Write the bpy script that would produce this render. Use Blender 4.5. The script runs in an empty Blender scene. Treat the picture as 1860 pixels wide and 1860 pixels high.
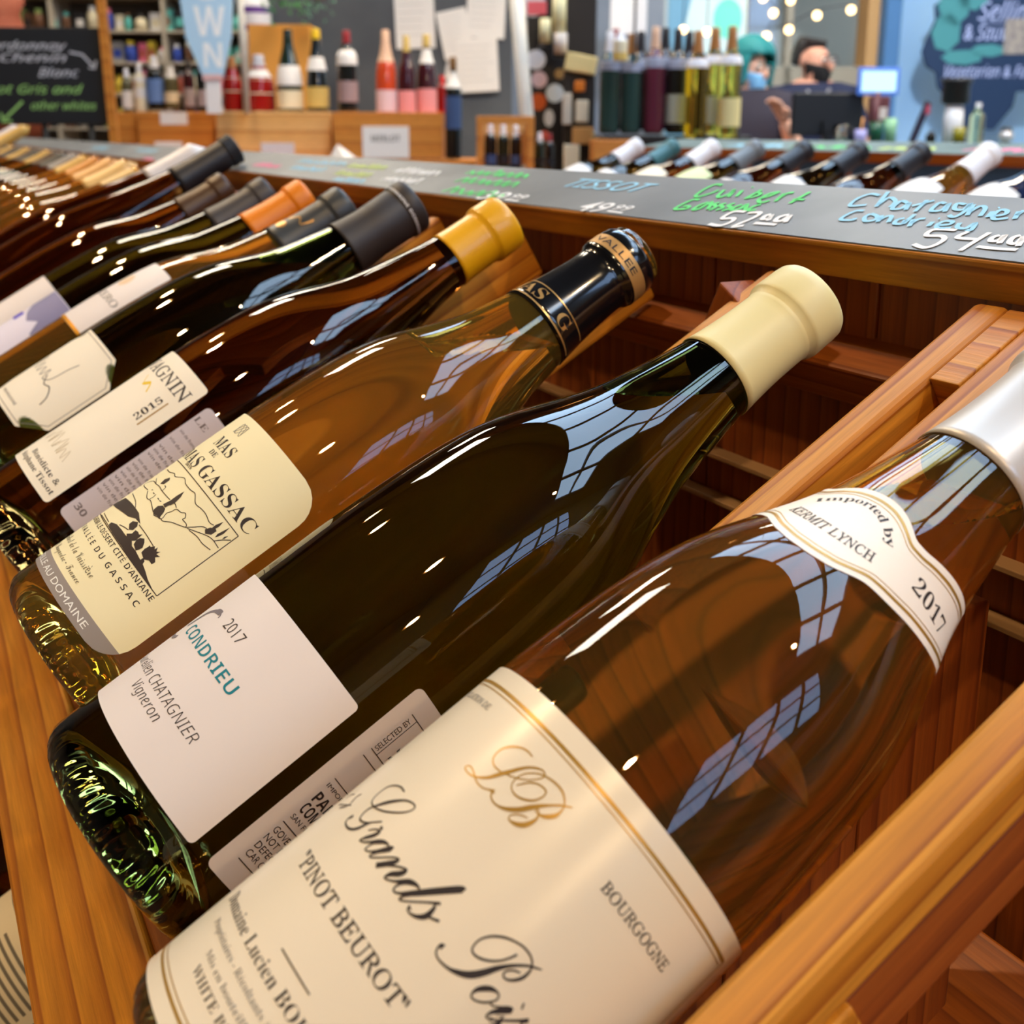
import bpy, bmesh, math, random
from math import sin, cos, radians, pi, sqrt, atan2
from mathutils import Vector, Matrix, Euler
random.seed(7)
S = bpy.context.scene
C = S.collection
# ------------------------------------------------------------------ camera
H = 1.30                                   # camera height above the floor
FPX, PXC, PYC = 2086.6, 930.0, 749.1       # focal length and principal point for a 1860 px frame
PITCH, YAW, ROLL = radians(13.768), radians(28.131), radians(.186)
EL = radians(30.0)                         # slope of the wine rack
_fh = Vector((-cos(YAW), sin(YAW), 0)); _r0 = Vector((sin(YAW), cos(YAW), 0)); _U = Vector((0, 0, 1))
FW = _fh*cos(PITCH) - _U*sin(PITCH); _u0 = _fh*sin(PITCH) + _U*cos(PITCH)
RT = _r0*cos(ROLL) + _u0*sin(ROLL); UP = _u0*cos(ROLL) - _r0*sin(ROLL)
CAMLOC = Vector((0, 0, H))
cam = bpy.data.cameras.new('camera'); camo = bpy.data.objects.new('camera', cam); C.objects.link(camo)
m = Matrix((( RT.x, UP.x, -FW.x), (RT.y, UP.y, -FW.y), (RT.z, UP.z, -FW.z))).to_4x4()
m.translation = CAMLOC; camo.matrix_world = m
cam.sensor_width = 36; cam.lens = 36*FPX/1860; cam.shift_y = -(930-PYC)/1860
cam.clip_start = .01; cam.clip_end = 100
cam.dof.use_dof = True; cam.dof.focus_distance = .365; cam.dof.aperture_fstop = 18
S.camera = camo
# ------------------------------------------------------------------ colour, world, exposure
S.view_settings.view_transform = 'Standard'; S.view_settings.look = 'None'
S.view_settings.gamma = 1; S.view_settings.use_curve_mapping = False
S.view_settings.exposure = 0.0
W = bpy.data.worlds.new('world'); S.world = W; W.use_nodes = True
W.node_tree.nodes['Background'].inputs[0].default_value = (.75, .88, 1, 1)
W.node_tree.nodes['Background'].inputs[1].default_value = .8
SKYLIGHT = 11; SIDEWIN = 6.5; WARM = (1, .70, .38)
def spot(name, loc, target, power, blend=.6, size=70, col=WARM, radius=.03):
    l = bpy.data.lights.new(name, 'SPOT'); l.energy = power; l.color = col; l.spot_size = radians(size); l.spot_blend = blend
    l.shadow_soft_size = radius
    o = bpy.data.objects.new(name, l); C.objects.link(o); o.location = loc
    o.rotation_euler = (Vector(target)-Vector(loc)).to_track_quat('-Z', 'Y').to_euler(); return o

# ------------------------------------------------------------------ helpers
def link(o): C.objects.link(o); return o
def tag(o, label=None, cat=None, group=None, kind=None):
    if label: o['label'] = label
    if cat: o['category'] = cat
    if group: o['group'] = group
    if kind: o['kind'] = kind
    return o
def empty(name, loc=(0, 0, 0), rot=(0, 0, 0), label=None, cat=None, group=None):
    o = bpy.data.objects.new(name, None); link(o); o.location = loc; o.rotation_euler = rot; o.empty_display_size = .05
    return tag(o, label, cat, group)
def mesh(name, verts, faces, mat, parent=None, smooth=False, loc=None):
    me = bpy.data.meshes.new(name); me.from_pydata([tuple(v) for v in verts], [], faces)
    if smooth: me.polygons.foreach_set('use_smooth', [True]*len(me.polygons))
    o = bpy.data.objects.new(name, me); link(o)
    if mat: me.materials.append(mat)
    if parent: o.parent = parent
    if loc: o.location = loc
    return o
def frombm(name, bm, mat, parent=None, smooth=False):
    me = bpy.data.meshes.new(name); bm.normal_update(); bm.to_mesh(me); bm.free()
    if smooth: me.polygons.foreach_set('use_smooth', [True]*len(me.polygons))
    o = bpy.data.objects.new(name, me); link(o)
    if mat: me.materials.append(mat)
    if parent: o.parent = parent
    return o
def bm_box(bm, x0, x1, y0, y1, z0, z1, bev=0):
    r = bmesh.ops.create_cube(bm, size=1)
    for v in r['verts']:
        v.co = Vector((x0+(v.co.x+.5)*(x1-x0), y0+(v.co.y+.5)*(y1-y0), z0+(v.co.z+.5)*(z1-z0)))
    if bev:
        es = list({e for v in r['verts'] for e in v.link_edges})
        bmesh.ops.bevel(bm, geom=es, offset=bev, segments=2, profile=.5, affect='EDGES')
def box(name, x0, x1, y0, y1, z0, z1, mat, parent=None, bev=0):
    bm = bmesh.new(); bm_box(bm, x0, x1, y0, y1, z0, z1, bev); return frombm(name, bm, mat, parent)
def lathe(name, prof, mat, parent=None, seg=48, smooth=True, flip=False):
    vs, fs = [], []
    n = len(prof); rings = []
    for r, z in prof:
        if r < 1e-6: rings.append([len(vs)]); vs.append((0, 0, z))
        else:
            rings.append(list(range(len(vs), len(vs)+seg)))
            for i in range(seg):
                a = 2*pi*i/seg; vs.append((r*cos(a), r*sin(a), z))
    for a, b in zip(rings[:-1], rings[1:]):
        for i in range(seg):
            j = (i+1) % seg
            if len(a) == 1 and len(b) == 1: continue
            if len(a) == 1: f = (a[0], b[j], b[i])
            elif len(b) == 1: f = (a[i], a[j], b[0])
            else: f = (a[i], a[j], b[j], b[i])
            fs.append(f[::-1] if flip else f)
    return mesh(name, vs, fs, mat, parent, smooth)
def tube(name, pts, r, mat, parent=None, seg=8, smooth=True):
    pts = [Vector(p) for p in pts]; vs, fs = [], []
    for i, p in enumerate(pts):
        d = (pts[min(i+1, len(pts)-1)]-pts[max(i-1, 0)]).normalized()
        a = d.orthogonal().normalized(); b = d.cross(a)
        rr = r[i] if isinstance(r, (list, tuple)) else r
        for k in range(seg):
            t = 2*pi*k/seg; vs.append(p+a*rr*cos(t)+b*rr*sin(t))
    for i in range(len(pts)-1):
        for k in range(seg):
            j = (k+1) % seg; fs.append((i*seg+k, i*seg+j, (i+1)*seg+j, (i+1)*seg+k))
    fs.append(tuple(range(seg))[::-1]); fs.append(tuple(range((len(pts)-1)*seg, len(pts)*seg)))
    return mesh(name, vs, fs, mat, parent, smooth)
def skin(name, vs, es, rs, mat, parent=None, sub=2):
    me = bpy.data.meshes.new(name); me.from_pydata(vs, es, []); o = bpy.data.objects.new(name, me); link(o)
    o.modifiers.new('s', 'SKIN'); sl = me.skin_vertices[0].data
    for i, r in enumerate(rs): sl[i].radius = (r, r) if not isinstance(r, tuple) else r
    sl[0].use_root = True
    ss = o.modifiers.new('u', 'SUBSURF'); ss.levels = sub; ss.render_levels = sub
    dg = bpy.context.evaluated_depsgraph_get(); me2 = bpy.data.meshes.new_from_object(o.evaluated_get(dg))
    bpy.data.objects.remove(o); me2.name = name
    o = bpy.data.objects.new(name, me2); link(o); me2.materials.clear(); me2.materials.append(mat)
    me2.polygons.foreach_set('use_smooth', [True]*len(me2.polygons))
    if parent: o.parent = parent
    return o
def ray(px, py): return FW*FPX + RT*(px-PXC) - UP*(py-PYC)
def at(px, py, depth): return CAMLOC + ray(px, py)*(depth/FPX)
def lerp(a, b, t): return a+(b-a)*t
def interp(tab, x):
    if x <= tab[0][0]: return tab[0][1]
    for (a, va), (b, vb) in zip(tab[:-1], tab[1:]):
        if x <= b: return va+(vb-va)*(x-a)/(b-a)
    return tab[-1][1]

# ------------------------------------------------------------------ materials
def lin(c): return tuple((x/255/12.92 if x/255 <= .04045 else ((x/255+.055)/1.055)**2.4) for x in c)
MATS = {}
def mat(name, col, rough=.5, metal=0, emit=None, estr=0, spec=None, trans=0, ior=1.45, coat=0, srgb=True):
    if name in MATS: return MATS[name]
    m = bpy.data.materials.new(name); m.use_nodes = True; b = m.node_tree.nodes['Principled BSDF']
    c = lin(col) if srgb else col
    b.inputs['Base Color'].default_value = (*c, 1); b.inputs['Roughness'].default_value = rough; b.inputs['Metallic'].default_value = metal
    b.inputs['IOR'].default_value = ior
    if spec is not None: b.inputs['Specular IOR Level'].default_value = spec
    if trans: b.inputs['Transmission Weight'].default_value = trans
    if coat: b.inputs['Coat Weight'].default_value = coat; b.inputs['Coat Roughness'].default_value = .08
    if emit: b.inputs['Emission Color'].default_value = (*lin(emit), 1); b.inputs['Emission Strength'].default_value = estr
    MATS[name] = m; return m
def nd(nt, typ, **kw):
    n = nt.nodes.new(typ)
    for k, v in kw.items():
        if k.startswith('i_'):
            key = k[2:]; key = int(key) if key.isdigit() else key.replace('_', ' ')
            n.inputs[key].default_value = v
        else: setattr(n, k, v)
    return n
def ramp(nt, stops):
    r = nt.nodes.new('ShaderNodeValToRGB'); e = r.color_ramp.elements
    while len(e) < len(stops): e.new(.5)
    for k, (p, c) in zip(e, stops): k.position = p; k.color = (*lin(c), 1)
    return r
def wood(name, axis, light, mid, dark, ring=120, rough=.45, bump=.25, seed=0.0):
    """axis: local axis the grain runs along"""
    if name in MATS: return MATS[name]
    m = bpy.data.materials.new(name); m.use_nodes = True; nt = m.node_tree; b = nt.nodes['Principled BSDF']; L = nt.links.new
    tc = nd(nt, 'ShaderNodeTexCoord'); info = nd(nt, 'ShaderNodeObjectInfo')
    add = nd(nt, 'ShaderNodeVectorMath', operation='ADD'); mul = nd(nt, 'ShaderNodeVectorMath', operation='SCALE'); mul.inputs['Scale'].default_value = 1.7
    comb = nd(nt, 'ShaderNodeCombineXYZ')
    for k in range(3): L(info.outputs['Random'], comb.inputs[k])
    L(comb.outputs[0], mul.inputs[0]); L(tc.outputs['Object'], add.inputs[0]); L(mul.outputs[0], add.inputs[1])
    s = [1, 1, 1]; s[axis] = .06
    mp = nd(nt, 'ShaderNodeMapping'); mp.inputs['Scale'].default_value = s; L(add.outputs[0], mp.inputs['Vector'])
    n1 = nd(nt, 'ShaderNodeTexNoise', i_Scale=22.0, i_Detail=2.0); L(mp.outputs[0], n1.inputs['Vector'])
    disp = nd(nt, 'ShaderNodeVectorMath', operation='MULTIPLY_ADD'); L(n1.outputs['Color'], disp.inputs[0]); disp.inputs[1].default_value = (.014, .014, .014); L(mp.outputs[0], disp.inputs[2])
    wv = nd(nt, 'ShaderNodeTexWave', wave_type='RINGS', rings_direction='XYZ'[axis], wave_profile='SAW', i_Scale=ring/3.0, i_Distortion=2.6, i_Detail=3.0, i_Detail_Scale=.7)
    off = nd(nt, 'ShaderNodeVectorMath', operation='ADD'); off.inputs[1].default_value = (.11+seed, .17, .07); L(disp.outputs[0], off.inputs[0]); L(off.outputs[0], wv.inputs['Vector'])
    fs = [90, 90, 90]; fs[axis] = 4
    mp2 = nd(nt, 'ShaderNodeMapping'); mp2.inputs['Scale'].default_value = fs; L(add.outputs[0], mp2.inputs['Vector'])
    n2 = nd(nt, 'ShaderNodeTexNoise', i_Scale=5.0, i_Detail=4.0, i_Roughness=.65); L(mp2.outputs[0], n2.inputs['Vector'])
    r1 = ramp(nt, [(0, light), (.78, mid), (.94, dark), (1, light)]); L(wv.outputs['Fac'], r1.inputs[0])
    r2 = ramp(nt, [(.3, (168, 160, 150)), (.7, (255, 255, 255))]); L(n2.outputs['Fac'], r2.inputs[0])
    mx = nd(nt, 'ShaderNodeMix', data_type='RGBA', blend_type='MULTIPLY'); mx.inputs[0].default_value = .55
    L(r1.outputs[0], mx.inputs[6]); L(r2.outputs[0], mx.inputs[7]); L(mx.outputs[2], b.inputs['Base Color'])
    bp = nd(nt, 'ShaderNodeBump', i_Strength=bump, i_Distance=.0006); L(n2.outputs['Fac'], bp.inputs['Height']); L(bp.outputs[0], b.inputs['Normal'])
    b.inputs['Roughness'].default_value = rough
    MATS[name] = m; return m
def noisy(name, c1, c2, scale=30, rough=.7, bump=0, detail=4, metal=0):
    if name in MATS: return MATS[name]
    m = bpy.data.materials.new(name); m.use_nodes = True; nt = m.node_tree; b = nt.nodes['Principled BSDF']; L = nt.links.new
    tc = nd(nt, 'ShaderNodeTexCoord'); n = nd(nt, 'ShaderNodeTexNoise', i_Scale=float(scale), i_Detail=float(detail)); L(tc.outputs['Object'], n.inputs['Vector'])
    r = ramp(nt, [(.35, c1), (.65, c2)]); L(n.outputs['Fac'], r.inputs[0]); L(r.outputs[0], b.inputs['Base Color'])
    b.inputs['Roughness'].default_value = rough; b.inputs['Metallic'].default_value = metal
    if bump:
        bp = nd(nt, 'ShaderNodeBump', i_Strength=bump, i_Distance=.001); L(n.outputs['Fac'], bp.inputs['Height']); L(bp.outputs[0], b.inputs['Normal'])
    MATS[name] = m; return m
def glass(name, tint, ior=1.46, knurl=False, spec=.8, rough=0.0, trans=1):
    if name in MATS: return MATS[name]
    m = mat(name, (255, 255, 255), rough=rough, trans=trans, ior=ior, spec=spec); b = m.node_tree.nodes['Principled BSDF']
    b.inputs['Base Color'].default_value = (*tint, 1)
    nt = m.node_tree; L = nt.links.new
    if knurl:   # stippled heel and faint waviness of moulded glass
        tc = nd(nt, 'ShaderNodeTexCoord'); sp = nd(nt, 'ShaderNodeSeparateXYZ'); L(tc.outputs['Object'], sp.inputs[0])
        at2 = nd(nt, 'ShaderNodeMath', operation='ARCTAN2'); L(sp.outputs['Y'], at2.inputs[0]); L(sp.outputs['X'], at2.inputs[1])
        ss = nd(nt, 'ShaderNodeMath', operation='MULTIPLY'); L(at2.outputs[0], ss.inputs[0]); ss.inputs[1].default_value = 44.0
        sn = nd(nt, 'ShaderNodeMath', operation='SINE'); L(ss.outputs[0], sn.inputs[0])
        mr = nd(nt, 'ShaderNodeMapRange'); L(sp.outputs['Z'], mr.inputs[0]); mr.inputs[1].default_value = .012; mr.inputs[2].default_value = .002; mr.inputs[3].default_value = 0; mr.inputs[4].default_value = 1
        m1 = nd(nt, 'ShaderNodeMath', operation='MULTIPLY'); L(sn.outputs[0], m1.inputs[0]); L(mr.outputs[0], m1.inputs[1])
        nz = nd(nt, 'ShaderNodeTexNoise', i_Scale=60.0, i_Detail=1.0); mp = nd(nt, 'ShaderNodeMapping'); mp.inputs['Scale'].default_value = (1, 1, .25); L(tc.outputs['Object'], mp.inputs[0]); L(mp.outputs[0], nz.inputs['Vector'])
        mr2 = nd(nt, 'ShaderNodeMapRange'); L(sp.outputs['Z'], mr2.inputs[0]); mr2.inputs[1].default_value = .03; mr2.inputs[2].default_value = .012; mr2.inputs[3].default_value = .02; mr2.inputs[4].default_value = .9
        m2 = nd(nt, 'ShaderNodeMath', operation='MULTIPLY'); L(nz.outputs['Fac'], m2.inputs[0]); L(mr2.outputs[0], m2.inputs[1])
        sm = nd(nt, 'ShaderNodeMath', operation='ADD'); L(m1.outputs[0], sm.inputs[0]); L(m2.outputs[0], sm.inputs[1])
        bp = nd(nt, 'ShaderNodeBump', i_Strength=.09, i_Distance=.0010); L(sm.outputs[0], bp.inputs['Height']); L(bp.outputs[0], b.inputs['Normal'])
    return m
def emis(name, col, s, srgb=True):
    if name in MATS: return MATS[name]
    m = bpy.data.materials.new(name); m.use_nodes = True; nt = m.node_tree; nt.nodes.remove(nt.nodes['Principled BSDF'])
    e = nd(nt, 'ShaderNodeEmission'); e.inputs[0].default_value = (*(lin(col) if srgb else col), 1); e.inputs[1].default_value = s
    nt.links.new(e.outputs[0], nt.nodes['Material Output'].inputs[0]); MATS[name] = m; return m

WOOD_X = wood('fir_grain_x', 0, (220, 150, 46), (206, 130, 32), (166, 92, 20))
WOOD_Z = wood('fir_grain_z', 2, (220, 150, 50), (204, 128, 34), (166, 92, 22))
WOOD_RED_Z = wood('shade_tinted_fir_z', 2, (166, 88, 26), (148, 72, 18), (120, 54, 12), rough=.5)  # darker, redder copies of the fir: interior shade put into the colour
WOOD_RED_X = wood('shade_tinted_fir_x', 0, (176, 98, 30), (158, 82, 22), (128, 62, 16), rough=.5)
PINE_BG = wood('crate_pine', 0, (240, 190, 122), (232, 176, 104), (204, 140, 72), ring=20)
CEDAR_BG = wood('crate_cedar', 0, (226, 150, 64), (212, 132, 50), (180, 104, 36), ring=20)
SLATE = noisy('chalk_slate', (92, 95, 96), (122, 125, 125), 9, .45, 0)
BLACKBOARD = mat('blackboard', (26, 28, 32), .6)
PAPER = mat('white_paper', (236, 232, 226), .7)
BLACK = mat('black_plastic', (18, 18, 20), .4)
# ------------------------------------------------------------------ lettering
def _map(s, cap, low, dig):
    o = ''
    for ch in s:
        if 'A' <= ch <= 'Z' and cap: o += chr(cap+ord(ch)-65)
        elif 'a' <= ch <= 'z' and low: o += '\u210e' if (low == 0x1D44E and ch == 'h') else chr(low+ord(ch)-97)
        elif ch.isdigit() and dig: o += chr(dig+ord(ch)-48)
        else: o += ch
    return o
STY = {  # caps, lower, digits, stroke offset, shear
 'sans': (0, 0, 0, 0, 0), 'light': (0, 0, 0, -.012, 0), 'bold': (0x1D5D4, 0x1D5EE, 0x1D7EC, 0, 0), 'med': (0x1D5D4, 0x1D5EE, 0x1D7EC, -.012, 0),
 'serifb': (0x1D400, 0x1D41A, 0x1D7CE, -.004, 0), 'serif': (0x1D434, 0x1D44E, 0x1D7CE, .012, -.27), 'serifl': (0x1D400, 0x1D41A, 0x1D7CE, -.009, 0),
 'ital': (0x1D434, 0x1D44E, 0x1D7CE, .004, 0), 'script': (0x1D4D0, 0x1D4EA, 0, -.006, -.1), 'hand': (0x1D608, 0x1D622, 0, -.01, .0), 'chalk': (0x1D608, 0x1D622, 0, .006, .12)}
def glyphs(body, style):
    """flat text mesh scaled so that a capital is 1 high; returns verts, faces, width"""
    cap, low, dig, off, sh = STY[style]
    cu = bpy.data.curves.new('t', 'FONT'); cu.body = _map(body, cap, low, dig); cu.offset = off; cu.resolution_u = 3
    o = bpy.data.objects.new('t', cu); link(o)
    dg = bpy.context.evaluated_depsgraph_get(); me = bpy.data.meshes.new_from_object(o.evaluated_get(dg))
    k = 1/.70
    vs = [Vector((v.co.x*k + sh*v.co.y*k, v.co.y*k)) for v in me.vertices]; fs = [tuple(p.vertices) for p in me.polygons]
    bpy.data.objects.remove(o); bpy.data.curves.remove(cu); bpy.data.meshes.remove(me)
    if not vs: return [], [], 1
    x0 = min(v.x for v in vs); x1 = max(v.x for v in vs)
    return [Vector((v.x-x0, v.y)) for v in vs], fs, x1-x0
def T(body, style, a, b, base, cap, rot=False):
    """text filling a..b along u, baseline and cap height along v (rot: runs up along v at u=base)"""
    vs, fs, w = glyphs(body, style); k = (b-a)/w
    if rot: return [Vector((base-v.y*cap, a+v.x*k)) for v in vs], fs
    return [Vector((a+v.x*k, base+v.y*cap)) for v in vs], fs
def arc(body, style, a, b, base, cap, rise):
    vs, fs, w = glyphs(body, style); k = (b-a)/w; out = []
    for v in vs:
        t = v.x/w*2-1; h = rise*(1-t*t); sl = -2*t*rise/((b-a)/2); q = 1/sqrt(1+sl*sl); out.append(Vector((a+v.x*k-sl*q*v.y*cap, base+h+q*v.y*cap)))
    return out, fs
def stroke(pts, w, step=None):
    """ribbon along pts (u,v); w one width or a list"""
    pts = [Vector(p) for p in pts]; vs, fs = [], []
    for i, p in enumerate(pts):
        d = pts[min(i+1, len(pts)-1)]-pts[max(i-1, 0)]
        d = d.normalized() if d.length > 0 else Vector((1, 0)); n = Vector((-d.y, d.x)); ww = (w[i] if isinstance(w, (list, tuple)) else w)/2
        vs += [p+n*ww, p-n*ww]
        if i: fs.append((2*i-2, 2*i-1, 2*i+1, 2*i))
    return vs, fs
def spline(pts, n=8):
    pts = [Vector(p) for p in pts]; o = []
    for i in range(len(pts)-1):
        p0, p1, p2, p3 = pts[max(i-1, 0)], pts[i], pts[i+1], pts[min(i+2, len(pts)-1)]
        for k in range(n):
            t = k/n; o.append(.5*((2*p1)+(p2-p0)*t+(2*p0-5*p1+4*p2-p3)*t*t+(3*p1-p0-3*p2+p3)*t**3))
    o.append(pts[-1]); return o
def poly(pts): return [Vector(p) for p in pts], [tuple(range(len(pts)))]
def line(a, b, w, n=24): return stroke([Vector(a).lerp(Vector(b), i/n) for i in range(n+1)], w)
def scribble(a, b, base, h, w, n=9, seed=1):
    rr = random.Random(seed); pts = []
    for i in range(n*2+1): pts.append((lerp(a, b, i/(n*2))+rr.uniform(-.2, .2)*h, base+(h if i % 2 else 0)*rr.uniform(.55, 1.1)))
    return stroke(spline(pts, 4), w)
def merge(items):
    V, F = [], []
    for vs, fs in items:
        k = len(V); V += vs; F += [tuple(i+k for i in f) for f in fs]
    return V, F
def mapped(name, items, fn, m, parent, maxlen=1.6, smooth=True):
    """flat (u,v) shapes in millimetres wrapped onto a surface by fn(u,v)->Vector"""
    V, F = merge(items); bm = bmesh.new(); vv = [bm.verts.new((v[0], v[1], 0)) for v in V]
    for f in F:
        try: bm.faces.new([vv[i] for i in f])
        except ValueError: pass
    bmesh.ops.triangulate(bm, faces=[f for f in bm.faces if len(f.verts) > 4])
    for _ in range(5):
        es = [e for e in bm.edges if (e.verts[0].co-e.verts[1].co).length > maxlen]
        if not es: break
        bmesh.ops.subdivide_edges(bm, edges=es, cuts=1)
        bmesh.ops.triangulate(bm, faces=[f for f in bm.faces if len(f.verts) > 4])
    up = [f for f in bm.faces if f.normal.z < 0] if bm.faces else []
    bm.normal_update(); bmesh.ops.reverse_faces(bm, faces=[f for f in bm.faces if f.normal.z < 0])
    for v in bm.verts: v.co = fn(v.co.x, v.co.y)
    return frombm(name, bm, m, parent, smooth)

# ------------------------------------------------------------------ bottles
BURG = [(0, 41), (.108, 41), (.128, 40.2), (.145, 39), (.160, 37.2), (.173, 33.8), (.180, 31.2), (.187, 28.4), (.203, 22.8), (.218, 20.0), (.230, 17.9), (.240, 16.2), (.250, 15.0), (.262, 14.2), (.284, 14.0)]
BORD = [(0, 37), (.190, 37), (.200, 35.5), (.208, 32), (.215, 27), (.222, 21), (.230, 16.5), (.240, 14.5), (.262, 13.6), (.284, 13.5)]
FLUTE = [(0, 38), (.12, 38), (.15, 36), (.18, 31.5), (.21, 26), (.24, 20.5), (.27, 16), (.29, 14.3), (.315, 14)]
CHAMP = [(0, 44), (.10, 44), (.13, 42), (.16, 37), (.19, 30), (.22, 23), (.25, 18), (.28, 15.5), (.305, 15)]
def dense(tab, sc=1.0):
    """smooth the radius table"""
    zs = [tab[-1][0]*i/90 for i in range(91)]; out = []
    for z in zs:
        w = [interp(tab, max(0, z+d)) for d in (-.008, -.004, 0, .004, .008)]
        out.append((z, (w[0]+2*w[1]+3*w[2]+2*w[3]+w[4])/9*sc*1e-3))
    return out
def glass_profile(rt, base=.006):
    r0 = rt[0][1]; p = [(0, .018), (.012, .016), (.024, .009), (r0-.012, .0012), (r0-.008, 0)]
    for i in range(1, 7):
        a = pi/2*i/6; p.append((r0-.008+.008*sin(a), .008-.008*cos(a)))
    p += [(r, z) for z, r in rt if z > .0085]
    z, r = rt[-1]; p += [(r-.001, z+.001), (0, z+.001)]
    return p
def capsule_profile(rt, s0, s1, style='cork', ex=.0005):
    R = lambda s: interp(rt, s)+ex
    rn = max(interp(rt, s1-.02)+ex, .0142)
    p = [(R(s0)-.0004, s0)]
    n = 10
    lip = .0165 if style == 'cork' else (.030 if style == 'screw' else .012)
    for i in range(n+1):
        s = lerp(s0, s1-lip-.0025, i/n); p.append((R(s), s))
    if style == 'cork':
        p += [(rn+.0002, s1-lip-.0012), (rn-.0001, s1-lip-.0004), (rn+.0014, s1-lip+.0012), (rn+.0017, s1-lip+.003), (rn+.0015, s1-.005), (rn+.0012, s1-.002), (rn+.0004, s1-.0005), (rn-.0012, s1)]
    elif style == 'screw':
        q = rn+.0008
        p += [(q, s1-.012), (q-.0002, s1-.0115), (q+.0007, s1-.0105), (q+.0007, s1-.002), (q, s1-.0005), (q-.0015, s1)]
    elif style == 'ridge':
        q = rn
        for k in range(3):
            z = s1-.012+k*.004; p += [(q, z), (q+.0012, z+.0006), (q+.0012, z+.0024), (q, z+.003)]
        p += [(q-.001, s1)]
    p += [(0, s1)]
    return p
def surf(rt, rref, phi0=0.0, off=.0002):
    """(u mm from phi0, v mm) -> point on the bottle"""
    def f(u, v):
        a = radians(phi0)+u*1e-3/rref; z = (v+DV)*1e-3; r = interp(rt, z)+off; return Vector((r*cos(a), r*sin(a), z))
    return f
def patch(rows, du=1.6):
    """label sheet from rows of (v, uL, uR)"""
    n = max(6, int((max(r[2] for r in rows)-min(r[1] for r in rows))/du)); V, F = [], []
    for v, a, b in rows: V += [Vector((lerp(a, b, i/n), v)) for i in range(n+1)]
    for j in range(len(rows)-1):
        for i in range(n): k = j*(n+1)+i; F.append((k, k+1, k+n+2, k+n+1))
    return V, F
def rrect(u0, u1, v0, v1, r=2.0, cham=None):
    rows = []
    def ins(d): return (r-sqrt(max(0, r*r-(r-d)**2))) if cham is None else (cham*(1-d/cham))
    rr = r if cham is None else cham
    ds = [rr*(i/6)**1.6 for i in range(7)] if cham is None else [0, rr]
    for d in ds: rows.append((v0+d, u0+ins(d), u1-ins(d)))
    n = max(2, int((v1-v0-2*rr)/8))
    for i in range(1, n): rows.append((lerp(v0+rr, v1-rr, i/n), u0, u1))
    for d in ds[::-1]: rows.append((v1-d, u0+ins(d), u1-ins(d)))
    return patch(rows)
def deg(rt, rref): return lambda d: radians(d)*rref*1e3
def sheet(name, shape, rt, rref, m, parent, off=.00022, label=None):
    o = mapped(name, [shape], surf(rt, rref, 0, off), m, parent, maxlen=99)
    if label: o['label'] = label
    return o
def print_on(parent, rt, rref, items, m, off=.0003, name='lettering'):
    if name == 'lettering':
        return [mapped(name, [i], surf(rt, rref, 0, off), m, parent) for i in items if i[0]]
    return mapped(name, items, surf(rt, rref, 0, off), m, parent)
BROT = (-pi/2+EL, 0, 0)
def rackpt(X, n, t):
    return CAMLOC+Vector((X, -sin(EL)*n+cos(EL)*t, cos(EL)*n+sin(EL)*t))
def headspace(rt, gl, parent, s_level, s_top=.272, wall=.0026, seg=64):
    """air above the wine: its lower face is level although the bottle lies tilted"""
    pr = [(0, s_level-.04)]+[(interp(rt, lerp(s_level-.04, s_top, i/40))-wall, lerp(s_level-.04, s_top, i/40)) for i in range(41)]+[(0, s_top)]
    o = lathe('headspace', pr, gl, parent, seg); bm = bmesh.new(); bm.from_mesh(o.data)
    g = bm.verts[:]+bm.edges[:]+bm.faces[:]
    r = bmesh.ops.bisect_plane(bm, geom=g, plane_co=(0, 0, s_level), plane_no=(0, -cos(EL), sin(EL)), clear_inner=True)
    es = [e for e in bm.edges if e.is_boundary]; bmesh.ops.holes_fill(bm, edges=es, sides=0)
    bmesh.ops.recalc_face_normals(bm, faces=bm.faces[:]); bmesh.ops.reverse_faces(bm, faces=bm.faces[:])
    bm.to_mesh(o.data); bm.free(); o.data.polygons.foreach_set('use_smooth', [len(p.vertices) <= 4 for p in o.data.polygons]); return o
def make_bottle(label, rt, gl, cap=None, loc=(0, 0, 0), rot=BROT, group=None, seg=96, cat='wine bottle'):
    """cap = (material, s0, s1, style)"""
    root = empty('wine_bottle', loc, rot, label, cat, group)
    g = lathe('glass', glass_profile(rt), gl, root, seg)
    if cap: root['_c'] = 0; del root['_c']; lathe('capsule', capsule_profile(rt, *cap[1:]), cap[0], root, max(32, seg//2))
    return root
G_CLEAR = glass('amber_wine_glass', (.98, .62, .13), 1.40, True, trans=.98)
G_GREEN = glass('dark_green_glass', (.25, .28, .07), 1.46, True)
G_AMBER = glass('olive_amber_glass', (.90, .60, .12), 1.42, True, trans=.96)
G_BROWN = glass('brown_glass', (.32, .17, .045), 1.46, True)
G_DEEP = glass('deep_green_glass', (.12, .16, .04), 1.46, True)
G_GOLD = glass('golden_wine_glass', (.95, .58, .10), 1.42, True, trans=.95)
INK = mat('black_ink', (38, 28, 26), .6); TEAL = mat('teal_ink', (0, 118, 128), .6); GOLD = mat('gold_ink', (176, 134, 56), .35, metal=.35); GREYINK = mat('grey_ink', (120, 114, 104), .6)
LAB_CREAM = mat('label_cream_gloss', (230, 214, 184), .28); LAB_WHITE = mat('label_white', (224, 212, 202), .55); LAB_PALE = mat('label_pale_yellow', (238, 224, 176), .6)
LAB_GREY = mat('label_back_grey', (206, 194, 186), .6); LAB_IVORY = mat('label_ivory', (238, 226, 200), .6); LAB_LILAC = mat('label_lilac', (200, 188, 190), .6)

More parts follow.
